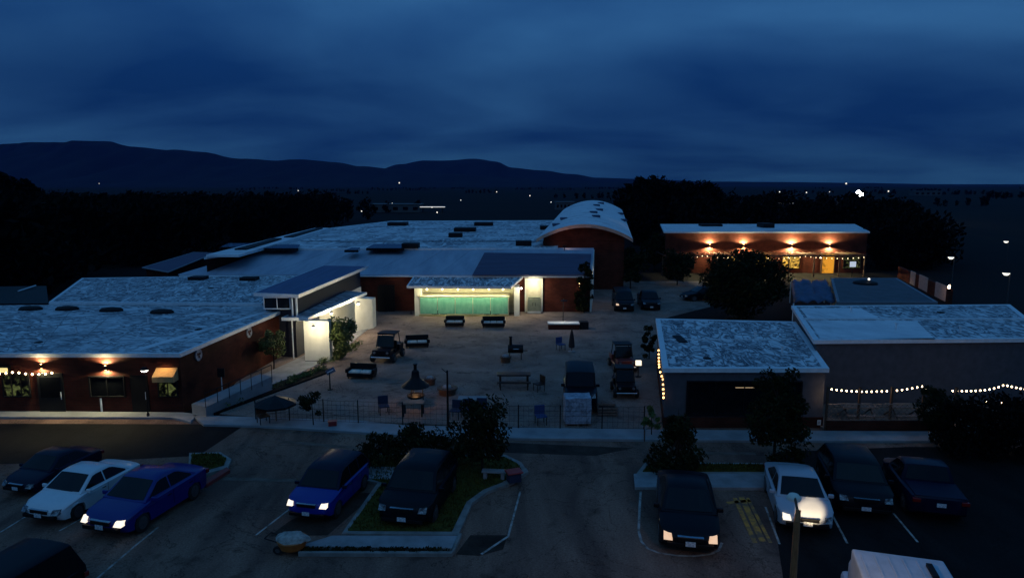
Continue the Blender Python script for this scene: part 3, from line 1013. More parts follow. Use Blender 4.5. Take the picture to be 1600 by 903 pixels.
for (tu, yv) in [(.60, 90), (.56, 97), (.63, 104), (.58, 114), (.64, 122), (.15, 86), (.2, 93), (.95, 100), (.93, 112)]:
    k = (yv - Cy0) / (Cy1 - Cy0)
    v = arch(tu, 0).lerp(arch(tu, 1), k)
    wp(MB().span((v.x - .45, v.y - .9, v.z + .12), (v.x + .45, v.y + .9, v.z + .42)), 'roof_vent', mat('blue_grey_vent', (.04, .06, .12), .6), CB, Cr)

# --- D: clerestory block, canopy and lit white walls
q = [P(398, 459, 4.55), P(466, 462, 4.55), P(574, 417, 4.55), P(506, 416, 4.55)]
D = thing('clerestory_block', 'raised entrance block with flat navy roof and a window band', 'building', (q[0].x, q[0].y, 0))
dp = [xy(a) for a in q]
din = grow(dp, -.55)
wp(MB().prism(din, 0, 4.40), 'wall', mat('navy_cladding', (.02, .022, .038), .7, col2=(.014, .016, .028), scale=2, stretch=(1, 1, 5)), D)
Dr = wp(MB().prism(grow(dp, .0), 4.42, 4.62), 'roof', M_bluemetal, D)
wp(ring(dp, .06, 4.40, 4.64, .063), 'roof_edge', M_trim, D, Dr)
i0, i1 = Vector(din[0]), Vector(din[1])
ff = front_window(D, i0.x + .08, i1.x - .25, 3.5, 4.36, min(i0.y, i1.y) - .02, M_glass, M_trim, 2)
d1, d2 = Vector(din[1]), Vector(din[2])
dd_ = (d2 - d1).normalized(); dn_ = Vector((dd_.y, -dd_.x))
if dn_.x < 0: dn_ = -dn_
d1 = d1.lerp(d2, .3)
wp(MB().prism([d1 + dn_ * .01, d1 + dn_ * .06, d2 + dn_ * .06, d2 + dn_ * .01], 0, 2.8), 'lower_wall', M_white, D)
pst = MB()
for c in (i1,):
    pst.bar((c.x + .25, c.y - .35, 3.0), (c.x + .25, c.y - .35, 4.42), .07)
    pst.bar((c.x - .05, c.y - .35, 3.0), (c.x - .05, c.y - .35, 4.42), .06)
wp(pst, 'post', M_trim, D)
cq = [P(443, 497, 3.0), P(480, 497, 3.0), P(571, 458, 3.0), P(535, 455, 3.0)]
CN = thing('entrance_canopy', 'flat pale canopy over lit white walls at the courtyard entrance', 'canopy', (cq[0].x, cq[0].y, 0))
cpoly = [xy(a) for a in cq]
Cnr = wp(MB().prism(cpoly, 2.92, 3.02), 'roof', M_mem_a, CN)
wp(ring(cpoly, .1, 2.84, 3.06, .103), 'roof_edge', M_trim, CN, Cnr)
pp = P(459, 572)
wp(MB().bar((cq[0].x + .45, cq[0].y + .35, 0), (cq[0].x + .45, cq[0].y + .35, 2.92), .045), 'post', M_trim, CN)
w1a, w1b = P(477, 567), P(516, 567)
w1 = MB().prism([xy(w1a), xy(w1b), (w1b.x + .04, w1b.y + .45), (w1a.x + .04, w1a.y + .45)], 0, 2.915)
WL = thing('white_wall', 'lit white plaster wall under the entrance canopy by the green shrub', 'wall', (w1a.x, w1a.y, 0))
wp(w1, 'wall_panel', M_white, WL)
wp(MB().span((w1a.x, w1a.y - .05, 0), (w1b.x, w1a.y - .003, .18)), 'plinth', M_conc, WL)
w2a, w2b = P(556, 520), P(583, 514)
WR = thing('white_wall', 'lit white plaster wall panel beyond the shrub at the canopy end', 'wall', (w2a.x, w2a.y, 0))
wp(MB().prism([xy(w2a), xy(w2b), (w2b.x + .1, w2b.y + .9), (w2a.x + .1, w2a.y + .9)], 0, [2.9, 2.55, 2.55, 2.9]), 'wall_panel', M_white, WR)
for (lpx, lx, ly, lz, pw) in [(492, X(492, w1a.y - .7, 2.7), w1a.y - 1.1, 2.75, 150), (524, X(524, 50, 2.8), 48.9, 2.82, 230), (563, X(563, 54, 2.7), 53.2, 2.75, 290)]:
    c = thing('canopy_lamp', {492: 'small lamp under the canopy front above the white wall', 524: 'small bright lamp under the canopy edge above the shrub', 563: 'small bright lamp at the canopy end by the white panel'}[lpx], 'lamp', (lx, ly, lz))
    MB().lathe([(.1, 0), (.1, .09), (.03, .09), (.03, .17)], n=10).build('housing', M_dark, c)
    MB().ball((0, 0, -.04), .07, 8).build('bulb', E_white, c)
    light('POINT', (0, -.02, -.2), pw, (1, .86, .55), c, .08)

# --- E: pavilion with serving trailer
q = [P(638, 449, 2.8), P(797, 450, 2.8), P(815, 434, 3.3), P(648, 434, 3.3)]
E_ = thing('pavilion', 'open lit pavilion with worn white roof sheltering the teal trailer', 'pavilion', (q[0].x, q[0].y, 0))
ep = [xy(a) for a in q]
ey0, ey1 = q[0].y, min(q[2].y, Bf - .15)
Er = wp(MB().prism(ep, [2.8, 2.8, 3.3, 3.3], [2.9, 2.9, 3.4, 3.4]), 'roof', M_mem_f, E_)
wp(ring(ep, .12, [2.74, 2.74, 3.24, 3.24], [2.95, 2.95, 3.45, 3.45], .123), 'roof_edge', M_trim, E_, Er)
xl, xr = X(648, ey0 + .6, 1.5), X(805, ey0 + .6, 1.5)
wp(MB().span((xl, ey0 + .5, 0), (xl + .65, ey0 + 1.2, 2.79)), 'side_wall', M_white, E_)
wp(MB().span((xl, ey1 - .2, 0), (xr, ey1 - .02, 3.2)), 'back_wall', M_cream, E_)
wp(MB().span((xr - .1, ey0 + .5, 0), (xr + .4, ey1 - .25, 2.75)), 'end_wall', M_white, E_)
bmx = MB()
for i in range(4):
    xx = xl + (xr - xl) * (.12 + i * .25)
    bmx.span((xx - .05, ey0 + .3, 2.66), (xx + .05, ey1 - .3, 2.78))
wp(bmx, 'rafter', M_wood, E_)
for px in (668, 692, 716, 740, 764, 786):
    light('POINT', (X(px, ey0 + .2, 2.5) - q[0].x, -.12, 2.5), 85, (1, .92, .52), E_, .06)
    lb = MB().ball((X(px, ey0 + .5, 2.6), ey0 + .05, 2.62), .05, 8)
    wp(lb, 'bulb', E_white, E_)
light('POINT', (xr + .75 - q[0].x, .2, 2.55), 60, (1, .92, .66), E_, .08)
wp(MB().ball((xr + .55, ey0 + .2, 2.68), .09, 8), 'bulb', E_white, E_)
TR = thing('serving_trailer', 'long cream trailer with teal side panels under the lit pavilion', 'trailer', (X(725, ey0 + .45, 1), ey0 + .45, 0))
ty = ey0 + .45
hw = (X(795, ty, 1.3) - X(655, ty, 1.3)) / 2
z0t, zt = Z(494, ty), Z(464, ty)
MB().span((-hw, 0, z0t), (hw, 1.9, z0t + .18)).span((-hw, 0.03, z0t + .18), (hw, 1.87, zt)).build('body', M_cream, TR, bevel=.04)
MB().span((-hw - .08, -.06, zt + .002), (hw + .08, 1.92, zt + .14)).build('roof', M_cream, TR, bevel=.05)
np_ = 5
for i in range(np_):
    a, b = -hw + .06 + (2 * hw - .12) * i / np_, -hw + .06 + (2 * hw - .12) * (i + 1) / np_
    MB().span((a + .03, -.03, z0t + .22), (b - .03, .027, zt - .06)).build('side_panel', M_teal, TR)
MB().span((-hw - .02, -.06, z0t + .03), (hw + .02, -.004, z0t + .14)).build('skirt_rail', mat('gold_trim', (.42, .36, .14), .5), TR)
for sx_ in (-.55, .62):
    for j in (-.38, .38):
        w_ = MB().bar((sx_ * hw + j, .02, .34), (sx_ * hw + j, .26, .34), .34, n=18).build('wheel', M_tyre, TR, smooth=40)
        MB().bar((sx_ * hw + j, -.005, .34), (sx_ * hw + j, .02, .34), .19, n=14).build('rim', M_rim, w_)
MB().bar((-hw, .9, .45), (-hw - 1.0, .9, .42), .05).bar((-hw - .9, .9, .42), (-hw - .9, .9, 0), .04).build('tow_bar', M_dark, TR)

# --- F and G: right-hand buildings
q = [P(1040, 577, 3.0), P(1290, 577, 3.0), P(1240, 505, 3.0), P(1028, 500, 3.0)]
fp = [xy(a) for a in q]
Ff = q[0].y
FB = thing('grey_building', 'small grey building with creased white roof and a wide dark window', 'building', (q[0].x, q[0].y, 0))
wp(MB().prism(fp, .55, 3.0), 'wall', M_stucco, FB)
wp(MB().prism(grow(fp, .04), 0, .55), 'brick_base', M_brick, FB)
Fr = flat_roof(FB, fp, 3.0, M_mem_f, out=.15, rw=.3)
gx = lambda px, z=1.5: X(px, Ff, z)
big = front_window(FB, gx(1072), gx(1252), .62, 2.42, Ff, M_glass, M_black, 4)
wp(MB().span((gx(1148), Ff - .036, 2.06), (gx(1178), Ff - .031, 2.10)), 'interior_glow', E_winw, FB, big)  # emissive strip standing in for the lit room behind the pane
wp(MB().span((q[0].x + 2.0, Ff + 5.5, 3.06), (q[0].x + 2.5, Ff + 7.2, 3.12)), 'roof_stain', M_dark, FB, Fr)
wp(MB().span((q[0].x + 1.5, (q[0].y + q[3].y) / 2, 3.063), (q[1].x + 1.1, (q[0].y + q[3].y) / 2 + .08, 3.1)), 'roof_seam', M_trim, FB, Fr)
roof_seams(FB, Fr, ((1045, 572), (1280, 572)), ((1034, 504), (1236, 508)), 6, 3.062, M_seam)
roof_bits(FB, Fr, [(1180, 528, 'pipe'), (1105, 560, 'drain'), (1222, 552, 'pipe')], 3.062)
string_lights('string_lights', 'string of warm bulbs running down the courtyard side of the grey building', [P(1029, 543, 2.5), P(1030, 572, 2.2), P(1036, 590, 2.0), P(1037, 622, 1.7)], 13, emit('orange_bulb', (1, .5, .16), 7), r=.05, sag=.08)
t = thing('wall_notice', 'small white notice low on the grey building brick base', 'sign', (gx(1279, .3), Ff - .05, .28))
MB().span((-.09, -.02, -.12), (.09, -.002, .14)).build('board', mat('notice_white', (.7, .7, .68), .6), t)
MB().span((-.06, -.024, .04), (.06, -.021, .06)).span((-.06, -.024, -.02), (.04, -.021, 0)).build('lines', M_dark, t)

q = [P(1275, 533, 3.6), P(1640, 530, 3.6), P(1575, 478, 3.6), P(1240, 480, 3.6)]
gp = [xy(a) for a in q]
Gf = q[0].y
GB = thing('grey_warehouse', 'longer grey warehouse with half clean half streaked white roof on two levels', 'building', (q[0].x, q[0].y, 0))
wp(MB().prism(gp, 0, 3.6), 'wall', M_stucco, GB)
Gr = flat_roof(GB, gp, 3.6, M_mem_f, out=.15, rw=.3)
a, b, c, d_ = P(1282, 528, 3.7), P(1462, 530, 3.7), P(1432, 501, 3.7), P(1262, 500, 3.7)
wp(MB().prism([xy(a), xy(b), xy(c), xy(d_)], 3.661, 3.69), 'roof_sheet', M_mem_c, GB, Gr)
a, b, c, d_ = P(1262, 496, 3.7), P(1375, 497, 3.7), P(1345, 481, 3.7), P(1250, 481, 3.7)
wp(MB().prism([xy(a), xy(b), xy(c), xy(d_)], 3.661, 3.69), 'roof_sheet', M_mem_c, GB, Gr)
roof_bits(GB, Gr, [(1400, 515, 'pipe'), (1500, 520, 'pipe'), (1470, 488, 'drain'), (1330, 488, 'pipe')], 3.692)
a, b = P(1255, 498.5, 3.7), P(1600, 497, 3.7)
wp(MB().span((a.x, a.y - .08, 3.661), (b.x, a.y + .08, 3.76)), 'roof_seam', M_trim, GB, Gr)
# patio in front: board fence with lattice, string lights
FY = P(1292, 676).y
fx0, fx1 = X(1292, FY, .5), X(1492, FY, .5)
PF = thing('patio_fence', 'dark red board fence topped with a crossed lattice below the string lights', 'fence', (fx0, FY, 0))
wp(MB().span((fx0, FY, 0), (fx1, FY + .06, .62)), 'board_panel', M_brick, PF)
lt = MB()
n = 26
lw, lz0, lz1 = fx1 - fx0, .66, 1.42
for i in range(-5, n):
    for sgn in (1, -1):
        xa = fx0 + lw * i / n
        xb = xa + (lz1 - lz0)
        a0, a1 = max(xa, fx0), min(xb, fx1)
        if a1 <= a0: continue
        za_, zb_ = lz0 + (a0 - xa), lz0 + (a1 - xa)
        if sgn < 0: za_, zb_ = lz1 - (a0 - xa), lz1 - (a1 - xa)
        yy = FY + (.02 if sgn > 0 else .045)
        lt.bar((a0, yy, za_), (a1, yy, zb_), .012, n=4)
wp(lt, 'lattice', M_deck, PF)
wp(MB().span((fx0, FY - .01, .621), (fx1, FY + .07, .66)).span((fx0, FY - .01, 1.42), (fx1, FY + .07, 1.46)), 'rail', M_deck, PF)
for i in range(5):
    xx = fx0 + lw * i / 4
    wp(MB().span((xx - .05, FY + .075, 0), (xx + .05, FY + .17, 2.3)), 'post', M_wood, PF)
PD = thing('patio_deck', 'timber patio deck between the lattice fence and the grey warehouse', 'deck', (fx0, FY, 0))
wp(MB().span((fx0, FY + .2, 0), (fx1 + 4.5, Gf - .1, .12)), 'boards', M_deck, PD)
sy = FY + .3
string_lights('string_lights', 'long string of warm bulbs over the lattice fence patio', [(X(1292, sy, 1.5), sy, Z(634, sy)), (X(1293, sy, 2), sy, Z(606, sy)), (X(1375, sy, 2), sy, Z(610, sy)), (X(1440, sy, 2), sy, Z(602, sy)), (X(1450, sy, 2), sy, Z(607, sy))], 24, r=.037, sag=.06)
string_lights('string_lights', 'upper string of warm bulbs beyond the dark hedge at the patio', [(X(1485, sy, 2), sy, Z(609, sy)), (X(1540, sy, 2), sy, Z(608, sy)), (X(1568, sy, 2), sy, Z(600, sy)), (X(1640, sy, 2), sy, Z(613, sy))], 22, r=.037, sag=.03)
string_lights('string_lights', 'lower short string of warm bulbs just above the dark hedge', [(X(1538, sy - .2, 2), sy - .2, Z(624, sy)), (X(1640, sy - .2, 2), sy - .2, Z(628, sy))], 12, r=.037, sag=.03)
for k, px in enumerate((1340, 1415)):
    pl = thing('picnic_table', ['timber picnic table on the patio behind the lattice fence, nearer the small grey building', 'timber picnic table on the patio behind the lattice fence, nearer the dim street tree'][k], 'table', (X(px, FY + 1.6, .7), FY + 1.6, .12))
    MB().span((-.9, -.38, .70), (.9, .38, .75)).build('tabletop', M_deck, pl)
    for s in (-1, 1):
        MB().span((-.9, s * .75 - .14, .42), (.9, s * .75 + .14, .46)).build('bench', M_deck, pl)
        MB().bar((s * .65, -.75, 0), (s * .65, .2, .7), .04).bar((s * .65, .75, 0), (s * .65, -.2, .7), .04).build('leg', M_wood, pl)

# --- H: far red-brick building with four lamps and pergola
q = [P(1040, 363, 5.6), P(1356, 363, 5.6), P(1333, 351, 5.6), P(1034, 351, 5.6)]
hp = [xy(a) for a in q]
Hf = q[0].y
HB = thing('brick_hall', 'far two storey dark brick hall with four glowing wall lamps', 'building', (q[0].x, q[0].y, 0))
hp[1] = (hp[1][0], Hf)
wp(MB().prism(hp, 0, 5.6), 'wall', M_brickr, HB)
Hr = flat_roof(HB, hp, 5.6, M_mem_c, out=.25, rw=.5)
c = P(1196, 355, 5.7)
wp(MB().span((c.x - .8, c.y - 1.5, 5.67), (c.x + .8, c.y + 1.5, 6.3)), 'roof_vent', M_dark, HB, Hr)
c = P(1110, 353, 5.7)
wp(MB().span((c.x - 1.6, c.y - 1, 5.67), (c.x + 1.6, c.y + 1, 6.0)), 'roof_vent', M_dark, HB, Hr)
hx = lambda px, z=2: X(px, Hf, z)
for i, (a_, b_) in enumerate([(1060, 1085), (1135, 1158), (1178, 1205), (1222, 1250), (1318, 1345)]):
    front_window(HB, hx(a_), hx(b_), .6, 2.5, Hf, [M_glass, E_amberwin, E_amberwin, E_amberwin, E_win][i], M_black, 2)
od = wp(MB().span((hx(1285), Hf - .1, 0), (hx(1303), Hf - .002, 2.7)), 'door', E_orange, HB)
wp(MB().span((hx(1284) - .1, Hf - .12, 0), (hx(1285) - .002, Hf - .002, 2.8)).span((hx(1303) + .002, Hf - .12, 0), (hx(1303) + .12, Hf - .002, 2.8)), 'door_frame', M_wood, HB, od)
for k, (px, pw, lb) in enumerate([(1108, 1100, 'glowing wall lamp nearest the barrel hall on the far brick front'), (1161, 1200, 'glowing wall lamp second from the barrel hall on the far brick front'),
                                (1236, 1900, 'brightest wall lamp on the far brick front, left of the orange door'), (1295, 1200, 'glowing wall lamp right above the orange lit door')]):
    t = sconce(hx(px, 3.4), Z(384, Hf), Hf, lb, pw)
    t.scale = (2.2, 2.2, 1.6)
PG = thing('pergola', 'long timber pergola with lights along the far brick front', 'pergola', (q[0].x, Hf - 4, 0))
pz = Z(401, Hf - 3.6)
px0, px1 = X(1036, Hf - 3.8, 3), X(1352, Hf - 3.8, 3)
for i in range(9):
    xx = px0 + (px1 - px0) * i / 8
    wp(MB().span((xx - .08, Hf - 3.88, 0), (xx + .08, Hf - 3.72, pz)), 'post', M_wood, PG)
bm = MB().span((px0, Hf - 3.9, pz), (px1, Hf - 3.7, pz + .2))
for i in range(36):
    xx = px0 + (px1 - px0) * i / 35
    bm.span((xx - .04, Hf - 4.1, pz + .202), (xx + .04, Hf - .3, pz + .3))
wp(bm, 'beam', M_wood, PG)
for u in (.32, .5, .64, .8):
    light('POINT', ((px1 - px0) * u + px0 - q[0].x, 1.4, pz - .4), 120, (1, .66, .2), PG, .1)
    wp(MB().ball((px0 + (px1 - px0) * u, Hf - 2.6, pz - .25), .07, 8), 'bulb', E_bulb, PG)
string_lights('string_lights', 'string of warm bulbs along the far pergola edge by the barrel hall', [(px0, Hf - 4.2, pz + .1), (px0 * .8 + px1 * .2, Hf - 4.2, pz + .25), ((px0 * .62 + px1 * .38), Hf - 4.2, pz + .2)], 15, emit('small_string_bulb', (1, .7, .4), 4), r=.05, sag=.3)
string_lights('string_lights', 'string of warm bulbs along the far pergola edge towards the orange door', [((px0 * .55 + px1 * .45), Hf - 4.2, pz + .05), (px0 * .3 + px1 * .7, Hf - 4.2, pz + .15), (px1, Hf - 4.2, pz + .05)], 21, emit('small_string_bulb', (1, .7, .4), 4), r=.05, sag=.25)
t = thing('notice_screen', 'small glowing white screen at the far pergola end', 'screen', (X(1332, Hf - 4.3, 1), Hf - 4.3, Z(413, Hf - 4.3)))
MB().span((-.4, -.03, -.35), (.4, .0, .35)).build('face', emit('screen_face', (.8, .9, 1), .55), t)
MB().span((-.46, .001, -.41), (.46, .12, .41)).bar((0, .06, -.4), (0, .06, -Z(413, Hf - 4.3)), .05).build('stand', M_dark, t)

# --- I: low roofs between, tarp-covered stacks, brick wall
q = [P(1310, 473, 2.7), P(1462, 473, 2.7), P(1400, 436, 2.7), P(1300, 436, 2.7)]
ip = [xy(a) for a in q]
IB = thing('low_grey_shed', 'low shed with plain grey roof behind the grey warehouse', 'shed', (q[0].x, q[0].y, 0))
wp(MB().prism(ip, 0, 2.7), 'wall', M_cream, IB)
Ir = flat_roof(IB, ip, 2.7, M_greyroof, mat('grey_edge', (.2, .21, .24), .6))
c = P(1352, 443, 2.8)
wp(MB().lathe([(1.1, 0), (1.0, .2), (.4, .35), (.1, .36)], (c.x, c.y, 2.76), 14), 'roof_vent', M_dark, IB, Ir)
wp(MB().ball((c.x, c.y - .6, 3.3), .12), 'beacon', E_far, IB, Ir)
q = [P(1240, 474, 2.2), P(1306, 474, 2.2), P(1290, 440, 2.2), P(1236, 440, 2.2)]
TP = thing('tarp_shelter', 'sagging dark blue tarpaulin shelter beside the low grey shed', 'shelter', (q[0].x, q[0].y, 0))
vs, fs = [], []
g = 12
for j in range(g + 1):
    for i in range(g + 1):
        a = q[0].lerp(q[1], i / g); b = q[3].lerp(q[2], i / g); p = a.lerp(b, j / g)
        p.z = 2.2 + .5 * abs(math.sin(i * .9)) * .5 + .25 * noise.noise(Vector((i * .6, j * .5, 2)))
        vs.append(p)
fs = [(j * (g + 1) + i, j * (g + 1) + i + 1, (j + 1) * (g + 1) + i + 1, (j + 1) * (g + 1) + i) for j in range(g) for i in range(g)]
to = wp(MB().add(vs, fs), 'tarpaulin', M_tarp, TP, smooth=60)
sd_ = to.modifiers.new('thickness', 'SOLIDIFY'); sd_.thickness = .03
for a in q:
    wp(MB().bar((a.x, a.y, 0), (a.x, a.y, 2.2), .06), 'post', M_trim, TP)
a, b = P(1482, 475), P(1402, 434)
BW = thing('brick_wall', 'red brick boundary wall with pale patches past the grey shed', 'wall', (a.x, a.y, 0))
dv = (b - a).normalized(); nv = Vector((dv.y, -dv.x, 0))
ln_ = (b - a).length
wp(MB().prism([xy(a), xy(a + nv * .3), xy(b + nv * .3), xy(b)], 0, 1.5), 'wall_panel', M_brickr, BW)
for u0, u1 in [(.02, .22), (.36, .52), (.6, .7)]:
    p0, p1 = a + dv * ln_ * u0 - nv * .06, a + dv * ln_ * u1 - nv * .06
    wp(MB().prism([xy(p0), xy(p0 + nv * .056), xy(p1 + nv * .056), xy(p1)], .1, 1.7), 'panel', mat('pinkish_render', (.5, .38, .33), .8), BW)
light('POINT', (-.7, 1.5, 1.0), 5, (1, .6, .3), BW, .1)
c = a - nv * .15 - dv * .2
t = thing('lantern', 'small warm lantern on the end of the red brick boundary wall', 'lamp', (c.x, c.y, 0))
MB().span((-.15, -.15, 0), (.15, .15, 1.6)).build('pier', M_brickr, t)
MB().lathe([(.06, 1.6), (.1, 1.65), (.1, 1.9), (.02, 2.0)], n=8).build('lamp', E_bulb, t)


# ------------------------------------------------------------------ trees
def leaf_cloud(mb, rg, c, rad, n, size, hollow=.35, squash=1.0):
    for _ in range(n):
        while True:
            p = Vector((rg.uniform(-1, 1), rg.uniform(-1, 1), rg.uniform(-1, 1)))
            if hollow < p.length <= 1: break
        q = Vector(c) + Vector((p.x * rad, p.y * rad, p.z * rad * squash))
        a = Vector((rg.uniform(-1, 1), rg.uniform(-1, 1), rg.uniform(-.6, .9))).normalized()
        u = a.orthogonal().normalized(); w = a.cross(u)
        s = size * rg.uniform(.6, 1.3)
        mb.add([q - u * s * .5, q + w * s * .28, q + u * s * .6, q - w * s * .28], [(0, 1, 2, 3)])


def tree(name, label, loc, h, cr, trunk, n_cl, n_leaf, size, leaf, seed, cat='tree', shape='round', group=None, squash=.9):
    """tapered trunk with limbs; a crown of leaf clumps with gaps between them"""
    rg = random.Random(seed)
    t = thing(name, label, cat, loc, rg.uniform(0, 6), group)
    tb = MB()
    top = Vector((rg.uniform(-.1, .1) * cr, rg.uniform(-.1, .1) * cr, h * .8))
    r0 = max(.03, h * .016)
    mid = Vector((top.x * .3, top.y * .5, h * .42))
    tb.bar((0, 0, -.05), mid, r0, r0 * .7).bar(mid, top, r0 * .7, r0 * .15)
    cb_ = MB()
    ch = (h - trunk) / 2
    cz = trunk + ch
    for k in range(n_cl):
        for _ in range(40):
            p = Vector((rg.uniform(-1, 1), rg.uniform(-1, 1), rg.uniform(-1, 1)))
            if shape == 'cone':
                lim = max(.12, (1 - p.z) / 2 * 1.1)
                ok = Vector((p.x, p.y)).length < lim
            elif shape == 'column':
                ok = Vector((p.x, p.y)).length < 1 - .5 * max(0, p.z) ** 2
            else:
                ok = p.length < 1 and (p.length > .3 or k < 3)
            if ok: break
        rr = rg.uniform(.2, .38) * cr
        c = Vector((p.x * (cr - rr * .7), p.y * (cr - rr * .7), cz + p.z * (ch - rr * .6)))
        if k % 2 == 0:
            s = mid.lerp(top, max(0, min(1, (c.z - trunk) / (h - trunk) - .15)))
            tb.bar(s, c, r0 * .28, r0 * .07, 5)
        leaf_cloud(cb_, rg, c, rr, n_leaf, size, squash=squash)
    tb.build('trunk', M_bark, t)
    cb_.build('crown', leaf, t)
    return t


def at(px, py):
    p = P(px, py); return (p.x, p.y, 0)


tree('young_tree', 'small young street tree on the sidewalk before the courtyard fence', at(490, 667), 2.0, .72, .55, 16, 60, .13, M_leaf, 11)
tree('island_tree', 'bushy dark tree on the parking island beside the dark van', at(754, 742), 4.0, 1.45, .5, 40, 95, .16, M_leaf, 12)
tree('shrub', 'dark broad shrub at the back of the parking island behind the van', at(652, 730), 2.1, 1.35, .05, 30, 80, .15, M_leaf, 13, 'shrub', squash=.7)
tree('shrub', 'low dark shrub on the parking island behind the blue hatchback', at(592, 730), 1.7, 1.1, .05, 22, 75, .15, M_leaf, 14, 'shrub', squash=.7)
tree('shrub', 'low dark shrub between the van and the island tree', at(702, 730), 1.6, 1.0, .05, 20, 75, .15, M_leaf, 15, 'shrub', squash=.7)
tree('street_tree', 'dark conical street tree on the grass strip behind the black sedan', at(1056, 738), 3.5, 1.25, .1, 46, 100, .15, M_leaf, 16, shape='cone')
tree('street_tree', 'taller dark street tree before the wide window of the grey building', at(1208, 736), 4.7, 1.55, .1, 56, 110, .16, M_leaf, 17)
tree('street_tree', 'dim street tree between the two patio light strings', at(1462, 694), 3.2, 1.05, .1, 34, 80, .15, M_leaf, 18)
tree('entrance_shrub', 'large green lit shrub in front of the white canopy walls', (X(531, 46.2, 1), 46.2, 0), 3.35, 1.4, .05, 46, 150, .16, M_leafg, 19, 'shrub', squash=1.0)
tree('small_tree', 'small dark tree at the brick side wall near the entrance canopy', (X(427, 43.5, 1), 43.5, 0), 2.9, 1.0, .6, 24, 90, .15, M_leafg, 20)
tree('courtyard_tree', 'narrow dark tree before the right end of the brick workshop', at(912, 489), 4.9, 1.05, .2, 44, 130, .2, M_leaf, 21, shape='column')
tree('big_tree', 'big round dark tree between the courtyard and the far brick hall', at(1160, 500), 6.6, 4.0, .05, 90, 120, .32, M_leaf, 22)
tree('column_shrub', 'dark upright shrub at the rear corner of the grey building', at(1014, 562), 2.9, .62, .2, 18, 80, .16, M_leaf, 23, 'shrub', shape='column')
tree('column_shrub', 'pale edged leafy shrub at the courtyard fence corner by the conical tree', at(1018, 682), 1.7, .5, .15, 12, 70, .13, M_leafg, 24, 'shrub', shape='column')
for px, py, h, cr, sd, lb in [(985, 452, 5.0, 2.2, 31, 'dark tree beside the parked vans near the barrel hall'), (1058, 446, 4.6, 2.6, 32, 'dark spreading tree before the left end of the far pergola'),
                              (1022, 424, 5.4, 2.2, 33, 'dark tree just past the barrel hall corner')]:
    tree('yard_tree', lb, at(px, py), h, cr, .5, 30, 80, .34, M_leaf, sd)
# tall trees against the sky
for px, Y, ytop, cr, sd, lb in [(1002, 150, 275, 7.2, 41, 'tall dark tree rising above the barrel roof, nearest the roof'), (1046, 160, 271, 7.6, 42, 'tallest dark tree on the skyline right of the barrel roof'),
                                (1088, 152, 280, 6.6, 43, 'dark skyline tree at the outer end of the trio by the barrel roof'),
                                (14, 120, 264, 5.2, 44, 'tall dark tree at the far left edge below the mountains'), (-12, 118, 262, 5.2, 45, 'tall dark tree cut by the photo edge below the mountains')]:
    zz = Z(ytop, Y)
    tree('tall_tree', lb, (X(px, Y, 8), Y, 0), zz, cr, 1.0, 60, 90, 1.0, M_leafw, sd)

# low planting along the ramp and canopy
pb = MB()
rg = random.Random(5)
for (a, b) in [(P(338, 644), P(508, 580)), (P(505, 572), P(566, 540))]:
    for i in range(26):
        c = a.lerp(b, rg.random()); c.x += rg.uniform(-.3, .3); c.y += rg.uniform(-.2, .2)
        leaf_cloud(pb, rg, (c.x, c.y, .28), rg.uniform(.15, .32), 45, .12, squash=.8)
tag(pb.build('ground_cover', M_leafg), 'low leafy planting along the walk by the brick wall', 'planting', kind='stuff')
pb = MB()
for i in range(60):
    a, b = P(470, 863), P(702, 865)
    c = a.lerp(b, rg.random())
    leaf_cloud(pb, rg, (c.x, c.y + rg.uniform(-.05, .05), .12), .13, 30, .09, squash=.7)
tag(pb.build('low_hedge', M_leaf), 'thin low hedge strip along the island kerb', 'hedge', kind='stuff')
# dense dark hedge, right foreground
HX, HY = X(1560, 29, 1), 29.4
hd = thing('hedge', 'large black evergreen hedge at the street below the short bulb string', 'hedge', (HX, HY, 0))
hm, ht = MB(), MB()
for i in range(170):
    c = (rg.uniform(-2.3, 4.0), rg.uniform(-1.2, .9), rg.uniform(.3, 2.4))
    leaf_cloud(hm, rg, c, rg.uniform(.4, .6), 60, .2, squash=.8)
for i in range(5):
    MB().bar((-1.6 + i * 1.2, 0, -.05), (-1.6 + i * 1.2, 0, 1.8), .07, .03).build('trunk', M_bark, hd)
hm.build('foliage', M_leafw, hd)


def woods(name, label, spots, leaf, seed, lo, hi, size):
    """a wood that reads as one dark mass"""
    rg = random.Random(seed)
    mb = MB()
    for (x, y, top) in spots:
        h = top
        r_ = h * rg.uniform(.28, .4)
        mb.bar((x, y, -.1), (x, y, h * .7), h * .02, h * .008, 5)
        for k in range(14):
            a = rg.uniform(0, 6.28); q = rg.uniform(0, 1) ** .6 * r_ * .75
            leaf_cloud(mb, rg, (x + math.cos(a) * q, y + math.sin(a) * q, h * rg.uniform(.1, .86)), r_ * .52, rg.randint(lo, hi), size * h / 9, hollow=.4)
    return tag(mb.build(name, leaf), label, 'woodland', kind='stuff')


